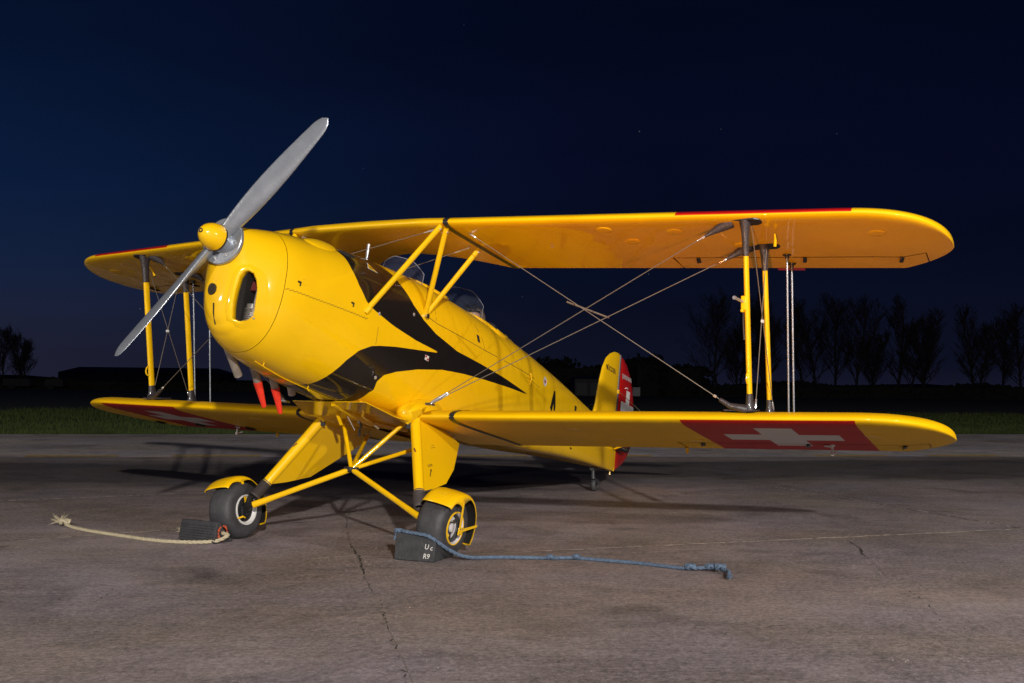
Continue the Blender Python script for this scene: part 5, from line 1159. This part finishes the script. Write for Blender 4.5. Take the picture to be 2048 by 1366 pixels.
bush_mass('hedge', 'long low hedge behind the left wing and the hangar front', 'hedge', at(-80, 130), at(1040, 136), 1.2, 1.6, 1.2, 5, 4600)
bush_mass('shrub', 'round dark shrub right of the rudder', 'shrub', at(1272, 138), at(1312, 138), 5.6, 5.2, 1.8, 6, 900)
# hills on the horizon
mb = MB(); lo = []; hi = []
for k in range(40): px = -400 + 75 * k; b_ = at(px, 900); lo.append(mb.vert((b_.x, b_.y, -3))); hi.append(mb.vert((b_.x * 1.02, b_.y * 1.02, 3.5 + 2.5 * math.sin(k * .5) + 1.5 * math.sin(k * 1.3))))
bk_ = [mb.vert((mb.v[i][0] * 1.3, mb.v[i][1] * 1.3, -3)) for i in hi]; mb.bridge(lo, hi, 0, False); mb.bridge(hi, bk_, 0, False); obj('hills', mb, hedge_m, None, kind='structure')
# hangar at the far left and a low shed on the right
wall_m = mat('hangar_cladding', (.055, .050, .050), .7, 0, 0, .2, 3, .15, 3, (6, 6, .2)); roof_m = mat('hangar_roof', (.035, .033, .034), .6); door_m = mat('hangar_door', (.075, .07, .068), .6)
def hangar(label, px0, px1, dist, hw_, he, hr, nm='hangar', bays=7):
    a, b_ = at(px0, dist), at(px1, dist); d = (b_ - a); L = d.length; d.normalize(); nn = Vector((-d.y, d.x, 0)); nn = nn if nn.dot(fw) > 0 else -nn
    t_ = thing(nm, label, 'building', tuple((a + b_) / 2)); o = (a + b_) / 2
    A = [a - o, b_ - o, b_ - o + nn * hw_ * 2, a - o + nn * hw_ * 2]; mb = MB(); lo = mb.ring(A); hi = mb.ring([p + Vector((0, 0, he)) for p in A]); mb.bridge(lo, hi); i0 = L * .075
    obj('wall', mb, wall_m, t_, smooth=False)
    mb = MB(); e = .4; r0 = [A[0] + Vector((0, 0, he + .02)) - d * e - nn * e, A[1] + Vector((0, 0, he + .02)) + d * e - nn * e, A[2] + Vector((0, 0, he + .02)) + d * e + nn * e, A[3] + Vector((0, 0, he + .02)) - d * e + nn * e]
    t0 = A[0] + d * i0 + nn * hw_ * .7 + Vector((0, 0, hr)); t1 = A[1] - d * i0 + nn * hw_ * .7 + Vector((0, 0, hr)); t2 = t1 + nn * hw_ * .6; t3 = t0 + nn * hw_ * .6
    q = mb.ring(r0); q2 = mb.ring([t0, t1, t2, t3]); mb.bridge(q, q2); mb.face(q2); mb.face(q); obj('roof', mb, roof_m, t_, smooth=False)
    for k in range(bays):
        f0 = (k + .12) / bays; f1 = (k + .88) / bays; P = [A[0] + d * L * f0 - nn * .05, A[0] + d * L * f1 - nn * .05]; mb = MB(); mb.prism([P[0] + Vector((0, 0, .1)), P[1] + Vector((0, 0, .1)), P[1] + Vector((0, 0, he * .78)), P[0] + Vector((0, 0, he * .78))], -nn * .12); obj('hangar_door', mb, door_m, t_, smooth=False)
    return t_
hangar('long low dark hangar with a hipped roof behind the left wing tip', 118, 442, 400, 12, 4.1, 6.3)
hangar('low dark shed in front of the shrubs beside the rudder', 1150, 1262, 120, 4, 1.9, 2.3, 'shed', 4)
s0, s1 = at(1266, 110), at(1281, 110); mb = MB(); ms_ = (s0 + s1) / 2; mb.prism([s0 - ms_ + Vector((0, 0, .15)), s1 - ms_ + Vector((0, 0, .15)), s1 - ms_ + Vector((0, 0, 1.05)), s0 - ms_ + Vector((0, 0, 1.05))], (-.06, -.03, 0))
bo = thing('board', 'small pale board standing in the field right of the rudder', 'sign', tuple(ms_)); obj('panel', mb, mat('pale_board', (.45, .40, .40), .6), bo, smooth=False)
mb = MB(); [mb.tube([q - ms_ + Vector((0, 0, -.05)), q - ms_ + Vector((0, 0, .2))], .03, 6) for q in (s0.lerp(s1, .15), s0.lerp(s1, .85))]; obj('post', mb, wall_m, bo)
for i, (px, ln, lb_) in enumerate(((35, 60, 'long low parked trailer left of the hangar'), (110, 40, 'short low parked trailer just left of the hangar'))):
    a, b_ = at(px - ln * .45, 126), at(px + ln * .45, 126); c = (a + b_) / 2; mb = MB(); mb.prism([a - c + Vector((0, 0, .35)), b_ - c + Vector((0, 0, .35)), b_ - c + Vector((0, 0, 1.0)), b_ - c + (a - b_) * .1 + Vector((0, 0, 1.25)), a - c + Vector((0, 0, 1.2))], (-1.2, -.6, 0))
    tr_ = thing('trailer', lb_, 'trailer', tuple(c), 'trailers parked by the hangar'); obj('trailer_body', mb, wall_m, tr_, smooth=False)
    for f in (.3, .42): mb = MB(); mb.lathe(a.lerp(b_, f) - c + Vector((.05, 0, .28)), (.9, .45, 0), [(0, .001), (0, .28), (.2, .28), (.2, .001)], 14); obj('wheel', mb, rubber, tr_)
